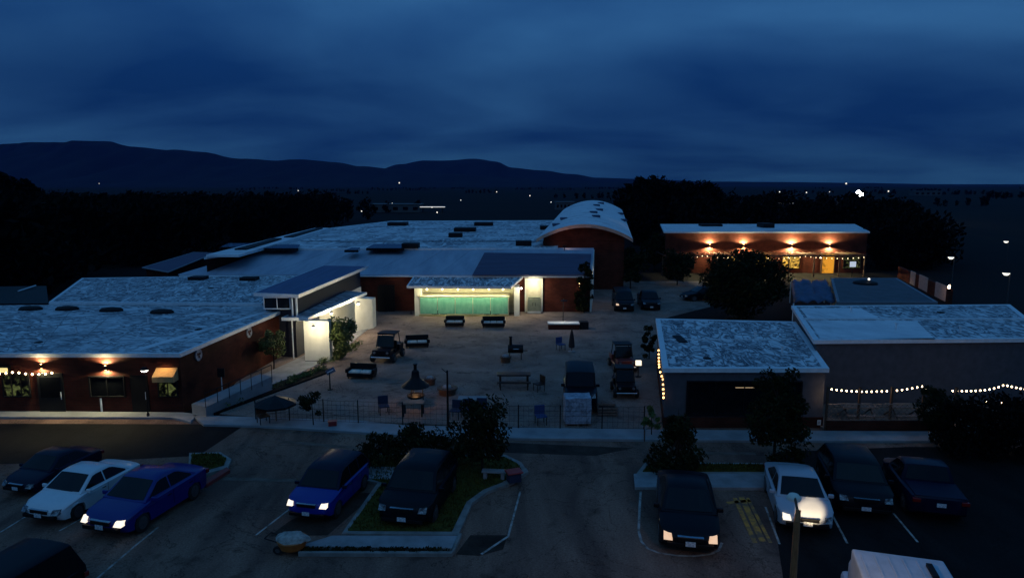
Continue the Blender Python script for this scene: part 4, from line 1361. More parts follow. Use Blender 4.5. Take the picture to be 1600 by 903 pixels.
rg = random.Random(77)
spots = []
while len(spots) < 330:
    Y = rg.uniform(56, 250)
    px = rg.uniform(-120, 640)
    # keep the wood outside the roofs: its base must lie beyond the line of the building ends
    gy = YH + 12 * 1055 / Y
    lim = 470 - (px) * .17 if px < 130 else (432 - (px - 130) * .13 if px < 320 else 400 - (px - 320) * .21)
    if gy > lim - 4: continue
    ytop = (297 if px > 60 else 287) + rg.uniform(0, 13) + max(0, (150 - Y) * .12)
    x = X(px, Y, 6)
    spots.append((x, Y, max(3.0, min(11.5, Z(ytop, Y)))))
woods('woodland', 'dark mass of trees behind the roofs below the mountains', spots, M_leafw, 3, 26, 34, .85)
spots = []
while len(spots) < 120:
    Y = rg.uniform(118, 260)
    px = rg.uniform(985, 1470)
    ytop = 296 + rg.uniform(0, 30) + max(0, (px - 1380) * .25)
    spots.append((X(px, Y, 5), Y, max(2.5, min(11, Z(ytop, Y)))))
for i in range(26):
    Y = rg.uniform(96, 118); px = rg.uniform(1362, 1475)
    spots.append((X(px, Y, 4), Y, Z(rg.uniform(325, 350), Y)))
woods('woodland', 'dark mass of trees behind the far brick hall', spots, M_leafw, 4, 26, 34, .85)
spots = []
for b_ in range(46):
    Y = rg.uniform(280, 2400); px = rg.uniform(-100, 1700); n_ = rg.randint(5, 12)
    for i in range(n_):
        spots.append((X(px, Y, 5) + (i - n_ / 2) * rg.uniform(4, 7), Y + rg.uniform(-6, 6) + i * rg.uniform(-2, 3), rg.uniform(3, 6.5)))
woods('tree_belt', 'scattered dark tree belts on the plain towards the mountains', spots, M_leafw, 6, 5, 7, 2.2)

# ------------------------------------------------------------------ far plain: buildings and lamps
for i, (px, py, w, d, h, lb) in enumerate([(618, 332, 22, 10, 3.4, 'distant pale low building on the plain beyond the warehouse roof'), (1186, 328, 13, 9, 3.6, 'distant dim building on the plain behind the far brick hall'),
                                           (883, 328, 9, 8, 3.6, 'distant small house beside the far side of the barrel roof'), (1450, 306, 30, 12, 5, 'distant low sheds on the plain to the right of the floodlight')]):
    p = P(px, py)
    b_ = thing('distant_building', lb, 'building', (p.x, p.y, 0))
    MB().span((-w / 2, 0, 0), (w / 2, d, h)).build('wall', mat('distant_wall', (.09, .09, .1), .8), b_)
    MB().prism([(-w / 2 - .3, -.3), (w / 2 + .3, -.3), (w / 2 + .3, d + .3), (-w / 2 - .3, d + .3)], h + .003, h + .3).build('roof', mat('distant_roof', (.13, .13, .14), .8), b_)
    for j in range(5):
        xx = -w / 2 + w * (j + .5) / 5
        f_ = MB().span((xx - w * .05, -.06, h * .3), (xx + w * .05, -.004, h * .7)).build('window', M_glass, b_)
# individual far lamps: pole, arm and lamp
fl = thing('floodlight', 'bright white floodlight mast far away on the plain', 'floodlight', (X(1340, 260, 6), 260, 0))
fh = Z(305, 260)
MB().bar((0, 0, 0), (0, 0, fh), .2, .12).build('pole', M_trim, fl)
MB().span((-1.3, -.1, fh - .1), (1.3, .1, fh + .1)).build('crossbar', M_dark, fl)
for (ax, az, r_) in [(-1.15, .1, .75), (.0, .45, 1.1), (1.15, .15, .75), (0, -.7, .7), (0, 1.5, .35), (-2.1, .1, .3), (2.1, .15, .3)]:
    MB().ball((ax, -.3, fh + az), r_, 10).build('lamp', E_cool, fl)  # lamp heads; their sizes and spread also shape a star-like glare
light('POINT', (0, -3, fh), 2500, (1, .96, .9), fl, .6)
for (px, py, pg, lb) in [(1485, 403, 420, 'white lot lamp on a bent pole out to the right, nearest the brick boundary wall'), (1571, 378, 388, 'white lot lamp at the right, highest of the dark lot lamps'), (1571, 428, 452, 'white lot lamp at the right edge, lowest of the dark lot lamps')]:
    Y = P(px, pg + 24).y
    t = thing('lot_lamp', lb, 'street lamp', (X(px, Y, 2), Y, 0))
    h = Z(py, Y)
    MB().bar((.35, 0, 0), (.35, 0, h + .1), .07, .05).bar((.35, 0, h + .1), (-.1, 0, h + .2), .05).build('pole', mat('dull_pole_metal', (.05, .05, .055), .6), t)
    MB().lathe([(.15, -.15), (.33, .05), (.28, .12)], (-.05, 0, h), 10).build('lamp', emit('lot_lamp_glass', (1, .95, .82), 1.6), t, smooth=50)
    MB().lathe([(.45, .125), (.3, .24)], (-.05, 0, h), 10).build('cap', M_dark, t)
far_pts = [(613, 318, .5), (675, 324, .55), (720, 313, .4), (828, 306, .7), (861, 316, .6), (1174, 317, .4), (1228, 319, .6), (1226, 328, .5), (1218, 300, .7), (1322, 287, 1.0), (1388, 299, .9),
           (466, 298, .6), (345, 340, .2), (624, 286, .8), (155, 287, .4), (1260, 301, .8), (565, 330, .35), (1296, 300, .5), (683, 332, .3), (776, 300, .6)]
fp0 = None
for k, (px, py, s) in enumerate(far_pts):
    gy = max(py + 9, 300)
    Y = min(P(px, gy).y, 900)
    h = Z(py, Y)
    if fp0 is None:
        fp0 = thing('distant_lamp', 'tiny lamp glowing far away on the dark plain', 'street lamp', (0, 0, 0), 0, 'tiny lamps scattered over the distant plain')
        MB().bar((0, 0, -30), (0, 0, 0), .08).build('pole', M_dark, fp0)
        MB().ball((0, -.3, 0), 1.0, 8).build('lamp', E_far, fp0)
        t = fp0
    else:
        t = copy_tree(fp0)
    t.location = (X(px, Y, h), Y, h)
    sc_ = max(.25, .5 * s * Y / 430)
    t.scale = (sc_, sc_, max(sc_, h / 30))
    for ch in t.children:
        if ch.name.startswith('lamp'):
            ch.scale = (1, 1, sc_ / t.scale[2])
for (px, py, w, lb) in [(676, 324, 5.5, 'bright sliver of lit roof edge far out beyond the warehouse'), (1231, 318, 5, 'bright far off lit strip above the brick hall')]:
    Y = P(px, py + 8).y
    t = thing('lit_canopy', lb, 'canopy', (X(px, Y, 3), Y, 0))
    h = Z(py, Y)
    MB().span((-w, -1, h), (w, 2, h + .3)).build('roof', M_trim, t)
    MB().span((-w, -1.05, h + .02), (w, -1.002, h + .28)).build('light_strip', emit('far_strip', (1, .95, .85), .8), t)
    MB().bar((-w * .8, 0, 0), (-w * .8, 0, h), .15).bar((w * .8, 0, 0), (w * .8, 0, h), .15).build('post', M_dark, t)


# ------------------------------------------------------------------ vehicles
def paint(name, col, rough=.28):
    m = mat(name, col, rough, col2=tuple(c * .9 for c in col), scale=.8, coat=.2 if max(col) > .1 else .03, spec=.4 if max(col) > .1 else .15)
    return m


CARS = {
    # L, W, lower outline (front -> rear, top side), wheels (y), radius, greenhouse [(y,z) base/roof/roof/base], roof taper
    'sedan': dict(L=4.75, W=1.86, top=[(.0, .42), (.0, .60), (.10, .70), (.5, .83), (1.25, .95), (2.2, .97), (3.7, 1.0), (4.55, 1.0), (4.74, .90), (4.75, .5), (4.68, .32)],
                  wy=(.92, 3.72), wr=.34, gh=[(1.12, .93), (1.98, 1.42), (2.45, 1.46), (3.05, 1.43), (3.95, .99)], tp=.72),
    'suv': dict(L=4.75, W=1.94, top=[(.0, .45), (.0, .80), (.12, .92), (.5, 1.02), (1.25, 1.12), (2.4, 1.14), (4.0, 1.14), (4.62, 1.14), (4.74, 1.0), (4.75, .5), (4.68, .38)],
                wy=(.92, 3.78), wr=.38, gh=[(1.10, 1.09), (1.82, 1.66), (2.5, 1.75), (4.1, 1.70), (4.66, 1.12)], tp=.76),
    'pickup': dict(L=5.3, W=1.95, top=[(.0, .45), (.0, .82), (.1, .95), (.5, 1.02), (1.4, 1.10), (3.2, 1.12), (3.5, 1.12), (5.2, 1.12), (5.28, 1.05), (5.3, .5), (5.22, .42)],
                   wy=(.95, 4.15), wr=.39, gh=[(1.25, 1.07), (1.98, 1.65), (2.5, 1.74), (3.15, 1.71), (3.42, 1.11)], tp=.76),
    'jeep': dict(L=4.0, W=1.78, top=[(.0, .48), (.0, .92), (.06, 1.02), (.5, 1.07), (1.2, 1.12), (2.4, 1.14), (3.4, 1.14), (3.92, 1.14), (3.98, 1.08), (4.0, .55), (3.94, .42)],
                 wy=(.72, 3.15), wr=.40, gh=[(1.15, 1.08), (1.42, 1.76), (2.2, 1.86), (3.7, 1.84), (3.86, 1.12)], tp=.88),
    'van': dict(L=5.0, W=1.98, top=[(.0, .45), (.0, .82), (.1, .96), (.35, 1.06), (.85, 1.18), (2.4, 1.2), (4.0, 1.2), (4.9, 1.2), (4.98, 1.0), (5.0, .5), (4.92, .38)],
                wy=(.92, 3.95), wr=.37, gh=[(.72, 1.14), (1.6, 1.88), (2.4, 1.98), (4.6, 1.95), (4.94, 1.18)], tp=.80),
}


def car(label, loc, ang, kind, pm, lamps=None, flip=False, bed=None, roof_m=None, name='parked_car', cat='car', sc=1.0, plate=True, group=None):
    """loc = ground point under the middle of the end nearest the camera; ang = bearing of the car's long axis"""
    D_ = CARS[kind]
    Lc, Wc, top, wy, wr, gh, tp = (D_[k] for k in ('L', 'W', 'top', 'wy', 'wr', 'gh', 'tp'))
    t = thing(name, label, cat, loc, -R(ang), group)
    t.scale = (sc, sc, sc) if not isinstance(sc, tuple) else sc
    fy = (lambda y: Lc - y) if flip else (lambda y: y)
    fx = -1 if flip else 1

    def put(v):
        return (v[0] * fx, fy(v[1]), v[2])
    hw = Wc / 2
    # lower body: side outline with real wheel arches, lofted across the width
    out = list(top)
    zb = .24 if kind in ('sedan',) else .32
    bot = []
    ar = wr + .06
    for y in sorted(wy, reverse=True):
        zz = zb
        a0 = math.asin(max(-1, min(1, (zb - wr) / ar)))
        for i in range(9):
            a = a0 + (math.pi - 2 * a0) * i / 8
            bot.append((y + ar * math.cos(a), wr + ar * math.sin(a)))
    prof = out + [(Lc - .25, zb)] + bot + [(.22, zb)]
    sl = [-1, -.95, -.8, -.45, 0, .45, .8, .95, 1]
    vs, fs = [], []
    n = len(prof)

    def bw(y):
        e = max(0, (.75 - y) / .75) ** 2 * .13 + max(0, (y - (Lc - .7)) / .7) ** 2 * .10
        return hw * (1 - e)
    for s in sl:
        for (y, z) in prof:
            a = abs(s)
            istop = z > .62
            edge = .06 if a > .99 else (.018 if a > .9 else 0)
            z2 = z - (edge * .8 if istop and .05 < y < Lc - .05 else 0) - (.03 * a * a if istop else 0) + (edge * .2 if z < .3 else 0)
            y2 = y
            if y < .55: y2 = y + (.17 * a ** 2.5 + edge) * (1 - y / .55)
            if y > Lc - .45: y2 = y - (.13 * a ** 2.5 + edge) * (1 - (Lc - y) / .45)
            xx = s * bw(y)
            if z < .45: xx *= .985
            vs.append(put((xx, y2, z2)))
    for k in range(len(sl) - 1):
        for i in range(n):
            j = (i + 1) % n
            fs.append((k * n + i, k * n + j, (k + 1) * n + j, (k + 1) * n + i))
    fs.append(tuple(range(n))[::-1]); fs.append(tuple(range((len(sl) - 1) * n, len(sl) * n)))
    if flip: pass
    body = MB().add(vs, fs)
    # greenhouse
    z0, z1 = min(g[1] for g in gh), max(g[1] for g in gh)

    def gw(z):
        return hw * (.93 + (tp - .93) * (z - z0) / (z1 - z0))

    def gp(s, y, z):
        a = abs(s)
        crown = .03 * (1 - a * a) if z > z1 - .12 else 0
        return put((s * gw(z), y + (.05 * a * a if y < gh[2][0] else -.05 * a * a) * (1 if z < z1 - .1 else .6), z + crown - (.03 if a > .99 and z > z1 - .12 else 0)))
    gs = [-1, -.94, -.5, 0, .5, .94, 1]
    gprof = [(gh[0][0], z0 - .15)] + gh + [(gh[-1][0], z0 - .15)]
    m = len(gprof)
    vs2, fs2 = [], []
    for s in gs:
        for (y, z) in gprof:
            vs2.append(gp(s, y, z))
    for k in range(len(gs) - 1):
        for i in range(m - 1):
            fs2.append((k * m + i, k * m + i + 1, (k + 1) * m + i + 1, (k + 1) * m + i))
    fs2.append(tuple(range(m))[::-1]); fs2.append(tuple(range((len(gs) - 1) * m, len(gs) * m)))
    if roof_m is None:
        body.add(vs2, fs2)
    bo = body.build('body', pm, t, smooth=40)
    if roof_m is not None:
        MB().add(vs2, fs2).build('cab', roof_m, t, smooth=40)

    def fixn(o):
        import bmesh
        b = bmesh.new(); b.from_mesh(o.data); bmesh.ops.recalc_face_normals(b, faces=b.faces); b.to_mesh(o.data); b.free()
    for o in t.children: fixn(o)

    def glass(nm, pts, off, rows=None):
        mb = MB()
        mb.add([put2(p, off) for p in pts], [tuple(range(len(pts)))])
        g_ = mb.build(nm, M_glass, t)
        return g_

    def put2(p, off):
        return (p[0] + off[0], p[1] + off[1], p[2] + off[2])

    def screen(nm, a, b, sw):
        g, q = MB(), []
        d = Vector((0, b[0] - a[0], b[1] - a[1])).normalized()
        nn = Vector((0, -d.z, d.y))
        if nn.z < 0: nn = -nn
        off = nn * .012
        ss = [-sw, -.5 * sw, 0, .5 * sw, sw]
        vv = []
        for s in ss:
            pa, pb = Vector(gp(s, *a)), Vector(gp(s, *b))
            for u in (.08, .93):
                p = pa.lerp(pb, u)
                vv.append((p[0], p[1] + (off.y if not flip else -off.y), p[2] + off.z + .004))
        g.add(vv, [(2 * i, 2 * i + 1, 2 * i + 3, 2 * i + 2) for i in range(4)])
        return g.build(nm, M_glass, t)
    screen('windshield', gh[0], gh[1], .88)
    screen('rear_window', gh[-1], gh[-2], .85)

    def zbelt(y): return z0 + .05

    def ztop(y):
        for (a, za_), (b, zb_) in zip(gh, gh[1:]):
            if a <= y <= b: return za_ + (zb_ - za_) * (y - a) / (b - a)
        return z0
    ya, yb = gh[0][0] + .22, gh[-1][0] - .2
    cuts = [ya, (ya + yb) / 2 - (.0 if kind != 'pickup' else -.1), yb] if kind in ('sedan', 'pickup') else [ya, ya + (yb - ya) * .36, ya + (yb - ya) * .68, yb]
    for s in (-1, 1):
        for y0_, y1_ in zip(cuts, cuts[1:]):
            pts = []
            k = 6
            for i in range(k + 1):
                y = y0_ + .035 + (y1_ - y0_ - .07) * i / k
                pts.append((y, max(zbelt(y) + .01, min(z1 - .1, ztop(y) - .07))))
            poly = [(y0_ + .035, zbelt(y0_)), (y1_ - .035, zbelt(y1_))] + pts[::-1]
            vv = []
            for (y, z) in poly:
                q = put((s * (gw(z) + .006), y + (.05 if y < gh[2][0] else -.05) * .8, z))
                vv.append(q)
            MB().add(vv, [tuple(range(len(vv)))]).build('side_window', M_glass, t)
            MB().box(put((s * (hw + .001), y1_, (z0 + .36) / 2)), (.006, .012, z0 - .42)).build('door_seam', M_black, t)
            hy = y1_ - .22
            MB().box(put((s * (hw * .985), hy, z0 - .16)), (.04, .2, .035)).build('door_handle', M_dark if roof_m is None else M_chrome, t)
    # wheels
    for y in wy:
        for s in (-1, 1):
            c = put((s * (hw - .12), y, wr))
            w_ = MB().lathe([(wr * .86, -.115), (wr * .97, -.1), (wr, -.06), (wr, .06), (wr * .97, .1), (wr * .86, .115)], n=20).build('wheel', M_tyre, t, smooth=40)
            w_.location = c; w_.rotation_euler = (0, R(90), 0)
            rm = MB().lathe([(wr * .64, -.121), (wr * .64, .121)], n=16)
            for k in range(5):
                a = k * 2 * math.pi / 5
                rm.box((math.cos(a) * wr * .3, math.sin(a) * wr * .3, 0), (wr * .5, .05, .256), a)
            rm.build('rim', M_rim, w_)
    # lamps
    zl = top[1][1] + .03
    for s in (-1, 1):
        lm = MB()
        x0_, x1_ = s * hw * .58, s * hw * .86
        yk = .045
        pts = [(x0_, -.03, zl - .09), (x1_, .03, zl - .11), (x1_, .20, zl + .075), (x0_ * 1.1, .05, zl + .07)]
        back = [(x0_, .30, zl - .10), (x1_, .40, zl - .09), (x1_, .45, zl + .03), (x0_, .30, zl + .04)]
        lm.add([put(p) for p in pts + back], [(0, 1, 2, 3), (4, 7, 6, 5), (0, 4, 5, 1), (3, 2, 6, 7), (0, 3, 7, 4), (1, 5, 6, 2)])
        mm = M_lens
        if lamps and lamps[0 if s < 0 else 1]: mm = lamps[0 if s < 0 else 1]
        lm.build('headlight', mm, t)
        tl = MB().box(put((s * hw * .80, Lc - .10, top[-3][1] - .12)), (.26, .16, .16))
        tl.build('taillight', M_redlens, t, bevel=.02)
        mi = MB().box(put((s * (hw + .07), gh[0][0] + .32, z0 + .04)), (.2, .1, .14))
        mi.build('mirror', pm if roof_m is None else roof_m, t, bevel=.03)
    gz = zl - .05
    MB().box(put((0, .035, gz)), (hw * .8, .10, .13)).build('grille', M_black, t, bevel=.02)
    MB().box(put((0, .03, gz + .085)), (hw * .84, .12, .025)).build('grille_trim', M_chrome, t)
    MB().box(put((0, .05, .40)), (hw * 1.5, .16, .14)).build('lower_intake', M_black, t, bevel=.02)
    if plate:
        MB().box(put((0, -.045, .47)), (.30, .02, .15)).build('licence_plate', M_plate, t)
        MB().box(put((0, Lc + .02, .82 if kind != 'sedan' else .78)), (.30, .03, .15)).build('licence_plate', M_plate, t)
    MB().box(put((gw(z0) * .25, gh[0][0] + .08, z0 + .05)), (.5, .02, .02)).build('wiper', M_black, t)
    if kind == 'pickup':
        a, b = gh[-1][0] + .12, Lc - .12
        MB().box(put((0, (a + b) / 2, 1.115)), (Wc * .84, b - a, .03)).build('bed_cover', bed or M_black, t, bevel=.01)
    return t


def near(px, py):
    p = P(px, py); return (p.x, p.y, .004)


p_white = paint('white_car_paint', (.62, .64, .66), .3)
p_blue = paint('blue_car_paint', (.003, .009, .15), .3)
p_black = paint('black_car_paint', (.003, .004, .008), .4)
p_navy = paint('navy_car_paint', (.004, .006, .022), .35)
p_silver = paint('silver_car_paint', (.36, .39, .44), .3)
p_bluep = paint('bright_blue_car_paint', (.003, .015, .22), .3)
car('white sedan parked between the dark car and the blue sedan', near(62, 823), 14, 'sedan', p_white, name='white_sedan', sc=(1.0, .84, .95))
car('blue sedan with shining headlights at the painted stall line', near(158, 844), 15, 'sedan', p_blue, (E_head, E_head), name='blue_sedan', sc=(1.06, .92, 1.05))
car('dark navy car half hidden behind the white sedan', near(26, 778), 15, 'sedan', p_navy, name='dark_sedan', sc=(.9, .72, .85))
car('bright blue hatchback with dark roof and both headlights lit beside the grass island', near(479, 819), 12, 'suv', p_bluep, (E_head, E_head), roof_m=p_navy, name='blue_hatchback', sc=(.92, .80, .88))  # roof's weaker sky reflection put into a darker cab paint
car('black van parked on the grass of the central island', near(628, 830), 11, 'suv', p_black, name='black_van', cat='van', sc=(1.05, .84, .98))
car('black sedan with two amber headlights inside the curved white line', near(1078, 872), 10.5, 'sedan', p_black, (E_amber, E_amber), name='black_sedan', sc=(1.06, 1.0, 1.08))
car('white sedan with its bonnet lit by the wooden lamp post', near(1261, 838), 12, 'sedan', p_silver, (E_head, None), name='white_sedan', sc=(1.0, .90, 1.0))
car('dark off road car with grey headlights beside the lit white sedan', near(1352, 812), 13, 'suv', p_black, name='dark_suv', sc=(1.06, .84, .92))
car('dark blue pickup seen from behind next to the black hedge', near(1468, 820), 14, 'pickup', p_navy, flip=True, bed=mat('navy_tonneau', (.006, .009, .03), .6, spec=.2), name='dark_pickup', cat='pickup', sc=(1, .78, .9))
vx = P(95, 836, 1.9)
car('black van cut off at the lower left corner of the car park', (vx.x - 5.0 * math.sin(R(14)), vx.y - 5.0 * math.cos(R(14)), .004), 14, 'van', p_black, name='black_van', cat='van', sc=1.0)
# white box van at the bottom edge
M_vanw = mat('white_van_paint', (.46, .50, .56), .45, col2=(.38, .42, .47), scale=3)
bv = thing('white_box_van', 'white box van roof cut off by the bottom edge of the photo', 'van', (X(1330, 16.6, 2.6), 12.9, 0), R(-16))
MB().span((-1.05, 0, .55), (1.05, 3.4, 2.72)).build('box', M_vanw, bv, bevel=.05)
mr = MB()
for i in range(6):
    mr.span((-.9 + i * .32, .15, 2.722), (-.86 + i * .32, 3.2, 2.74))
mr.build('roof_rib', M_vanw, bv)
MB().span((.55, 2.4, 2.722), (.68, 3.0, 2.80)).build('roof_vent', M_dark, bv)
MB().span((-.95, 3.405, .5), (.95, 5.0, 1.25)).span((-.9, 3.405, 1.25), (.9, 4.4, 1.95)).build('cab', M_vanw, bv, bevel=.12)
MB().span((-1.06, .1, .45), (1.06, 3.3, .545)).build('chassis', M_dark, bv)
for y in (.75, 4.3):
    for s in (-1, 1):
        w_ = MB().lathe([(.32, -.12), (.38, -.06), (.38, .06), (.32, .12)], n=16).build('wheel', M_tyre, bv, smooth=40)
        w_.location = (s * .88, y, .385); w_.rotation_euler = (0, R(90), 0)
        MB().lathe([(.2, -.125), (.2, .125)], n=12).build('rim', M_rim, w_)
# wooden lamp post in the foreground
LPd = 14.2
lx, ly = X(1247, LPd, 5), LPd
lp = thing('lamp_post', 'wooden lamp post in the foreground shining onto the white sedan', 'street lamp', (lx, ly, 0))
lh = Z(798, LPd)
MB().bar((-.03, -.05, 0), (0, 0, lh - .25), .085, .07, 10).bar((0, 0, lh - .25), (.04, .06, lh), .07, .055, 10).build('post', mat('orange_stained_timber', (.42, .15, .05), .7, col2=(.26, .09, .03), scale=4, stretch=(8, 8, 1)), lp, smooth=40)
MB().bar((.03, .05, lh - .06), (.10, .42, lh + .12), .03).build('arm', M_wood, lp)
hdl = MB().lathe([(.04, .12), (.11, .09), (.16, .02), (.165, -.02)], (.11, .5, lh + .06), 14).build('lamp_shade', M_white, lp, smooth=50)
MB().lathe([(.14, -.022), (.09, -.05), (.02, -.055)], (.11, .5, lh + .06), 12).build('lamp', E_white, lp, smooth=60)
hood = P(1266, 798, .98)
light('SPOT', (.11, .5, lh - .06), 16000, (1, .74, .42), lp, .06, hood - Vector((lx, ly, 0)), 6.4, .7)
light('POINT', (.11, .5, lh - .16), 110, (1, .7, .42), lp, .1)

# parked vans in the rear yard
car('dark van with a lit headlamp in the rear yard by the dark trees', near(976, 489), 4, 'van', p_black, (E_amber, None), name='black_van', cat='van', sc=.95)
car('dark red pickup with a bright bumper in the rear yard', near(1018, 487), 4, 'pickup', p_black, name='dark_pickup', cat='pickup', sc=.95)
car('dark car half hidden under the big tree in the rear yard', near(1066, 470), 80, 'sedan', p_black, name='dark_sedan')
for px, py, lb in [(964, 466, 'small bright lantern on a post beside the rear yard van')]:
    lamp_post('yard_lantern', lb, at(px, py + 12), .95, .2, em=E_white, arm=0, r=.04)

# ------------------------------------------------------------------ courtyard
def sofa(label, px, py, w=1.75, rz=0.0, cush=M_whitecloth, n=2, name='outdoor_sofa', lit=False):
    p = P(px, py)
    t = thing(name, label, 'sofa', (p.x, p.y, .06), rz)
    d, h = .8, .36
    MB().span((-w / 2, 0, .12), (w / 2, d, h)).build('seat', M_black, t, bevel=.03)
    MB().span((-w / 2, d - .16, h), (w / 2, d, .85)).build('backrest', M_black, t, bevel=.03)
    for s in (-1, 1):
        MB().span((s * w / 2 - .09, 0.01, h), (s * w / 2 + .09, d - .16, .62)).build('armrest', M_black, t, bevel=.03)
        for y in (.08, d - .1):
            MB().span((s * (w / 2 - .1) - .04, y - .04, 0), (s * (w / 2 - .1) + .04, y + .04, .118)).build('leg', M_wood, t)
    for i in range(n):
        a, b = -w / 2 + .12 + (w - .24) * i / n, -w / 2 + .12 + (w - .24) * (i + 1) / n
        MB().span((a + .02, -.03, h + .003), (b - .02, d - .2, h + .12)).build('cushion', cush, t, bevel=.04)
    return t


sofa('black outdoor sofa with white cushions between the buggy and the slanted sign', 562, 594, 1.7, R(-8))
sofa('black outdoor sofa with white cushions in the open courtyard past the buggy', 652, 545, 1.7, R(8))
sofa('black outdoor sofa below the middle of the teal trailer', 710, 512, 1.6, 0, M_whitecloth)
sofa('black outdoor sofa below the teal trailer end', 771, 513, 1.9, 0, M_whitecloth, 3)


def buggy(label, px, py, col, rz, sc=1.0, lit=False):
    p = P(px, py)
    t = thing('utility_buggy', label, 'buggy', (p.x, p.y, .06), rz)
    t.scale = (sc, sc, sc)
    b = MB().span((-.7, .1, .35), (.7, 2.6, .55)).span((-.62, .05, .55), (.62, .85, .9)).span((-.7, 1.75, .55), (.7, 2.65, .95))
    b.build('body', col, t, bevel=.05)
    cg = MB()
    for s in (-1, 1):
        cg.bar((s * .62, .85, .9), (s * .56, 1.15, 1.75), .03).bar((s * .56, 1.15, 1.75), (s * .56, 2.0, 1.75), .03).bar((s * .56, 2.0, 1.75), (s * .64, 2.1, .9), .03)
    cg.bar((-.56, 1.15, 1.75), (.56, 1.15, 1.75), .03).bar((-.56, 2.0, 1.75), (.56, 2.0, 1.75), .03)
    cg.build('roll_cage', M_dark, t)
    MB().span((-.64, 1.05, 1.781), (.64, 2.12, 1.84)).build('roof', M_black, t, bevel=.03)
    w_ = MB().add([(-.58, .86, .95), (.58, .86, .95), (.53, 1.12, 1.68), (-.53, 1.12, 1.68)], [(0, 1, 2, 3)]).build('windshield', M_glass, t)
    for s in (-1, 1):
        MB().span((s * .32 - .24, 1.2, .56), (s * .32 + .24, 1.68, .72)).span((s * .32 - .24, 1.58, .72), (s * .32 + .24, 1.72, 1.25)).build('seat', M_black, t, bevel=.04)
        MB().bar((s * .45, -.0, .74), (s * .45, .05, .74), .09, .09, 12).build('headlight', E_amber if lit else M_lens, t)
        for y in (.45, 2.25):
            q = MB().lathe([(.24, -.12), (.3, -.06), (.3, .06), (.24, .12)], n=16).build('wheel', M_tyre, t, smooth=40)
            q.location = (s * .72, y, .30); q.rotation_euler = (0, R(90), 0)
            MB().lathe([(.15, -.125), (.15, .125)], n=10).build('rim', M_rim, q)
    MB().bar((-.66, -.04, .45), (.66, -.04, .45), .045).bar((-.4, -.04, .45), (-.4, .1, .45), .03).bar((.4, -.04, .45), (.4, .1, .45), .03).build('bumper', M_chrome, t)
    return t


M_redpaint = paint('dull_red_paint', (.14, .02, .018), .4)
buggy('black open buggy with chrome bumper nearest the lit shrub', 595, 570, p_black, R(-10), 1.02)
buggy('dark red open buggy beside the glowing box sign', 979, 585, M_redpaint, R(4), .92)
buggy('black open buggy with pale bumper near the fence and grey building', 979, 626, p_black, R(-2), .86)
t = thing('box_sign', 'small glowing white box sign on a stand beside the red buggy', 'sign', at(997, 590))
MB().span((-.17, -.12, .82), (.17, .12, 1.1)).build('lit_box', E_sign, t)
MB().bar((0, 0, .06), (0, 0, .815), .03).lathe([(.2, .06), (.2, .09)], n=10).build('stand', M_dark, t)

# glowing white-topped counter
p = P(887, 516)
t = thing('bar_counter', 'long low counter with bright white top below the workshop front', 'counter', (p.x, p.y, .06))
MB().span((-1.6, 0, 0), (.95, .9, .42)).build('base', M_brickr, t)
MB().span((-1.65, -.04, .422), (1.0, .94, .52)).build('worktop', M_white, t, bevel=.02)
MB().span((1.02, .05, 0), (1.75, .85, .62)).build('cabinet', M_dark, t, bevel=.03)
light('AREA', (-.3, .45, 2.3), 22, (1, .92, .85), t, .6, (-.3, .45, 0))  # lamp and stand added to brighten the counter top
MB().bar((-.3, 1.2, 0), (-.3, 1.2, 2.4), .03).bar((-.3, 1.2, 2.4), (-.3, .45, 2.42), .025).lathe([(.3, 2.34), (.28, 2.39), (.05, 2.4)], (-.3, .45, 0), 10).build('lamp_stand', M_dark, t)


def table(name, label, px, py, w, d, h, top, rz=0.0, bench=False):
    p = P(px, py)
    t = thing(name, label, 'table', (p.x, p.y, .06), rz)
    MB().span((-w / 2, -d / 2, h - .05), (w / 2, d / 2, h)).build('tabletop', top, t, bevel=.01)
    for sx_ in (-1, 1):
        for sy_ in (-1, 1):
            MB().bar((sx_ * w * .42, sy_ * d * .4, 0), (sx_ * w * .42, sy_ * d * .4, h - .05), .04).build('leg', M_dark, t)
    if bench:
        for s in (-1, 1):
            b = MB().span((-w / 2, s * (d / 2 + .45) - .16, .40), (w / 2, s * (d / 2 + .45) + .16, .45))
            for sx_ in (-1, 1):
                b.span((sx_ * w * .4 - .03, s * (d / 2 + .45) - .12, 0), (sx_ * w * .4 + .03, s * (d / 2 + .45) + .12, .398))
            b.build('bench', top, t)
    return t


table('picnic_table', 'long black picnic table with benches in the middle of the courtyard', 803, 604, 2.0, .7, .76, M_black, 0, True)
table('lit_table', 'wooden table lit warm orange by the fire hood near the fence', 646, 650, 1.15, .7, .72, M_deck)


def chair(label, px, py, rz, m=M_navycloth, group=None):
    p = P(px, py)
    t = thing('patio_chair', label, 'chair', (p.x, p.y, .06), rz, group)
    MB().span((-.27, -.27, .40), (.27, .27, .46)).build('seat', m, t, bevel=.02)
    MB().span((-.27, .22, .47), (.27, .28, .92)).build('backrest', m, t, bevel=.02)
    for a in (-1, 1):
        for b in (-1, 1):
            MB().bar((a * .23, b * .23, 0), (a * .23, b * .23, .398), .022).build('leg', M_dark, t)
    return t


chair('navy chair left of the orange lit table', 600, 648, R(20))
chair('navy chair just right of the fence pole', 712, 655, R(-15))
chair('navy chair second along from the fence pole', 732, 653, R(10))
chair('navy chair third along from the fence pole, behind the island tree', 752, 652, R(-5))
chair('bright blue chair between the island tree and the wrapped pallet', 845, 664, R(15), mat('blue_fabric', (.02, .05, .16), .9))
chair('black chair by the end of the long picnic table', 842, 612, R(-60), M_black)
t = table('folding_table', 'pale folding table behind the navy chairs at the fence', 738, 643, 1.5, .6, .72, M_conc)
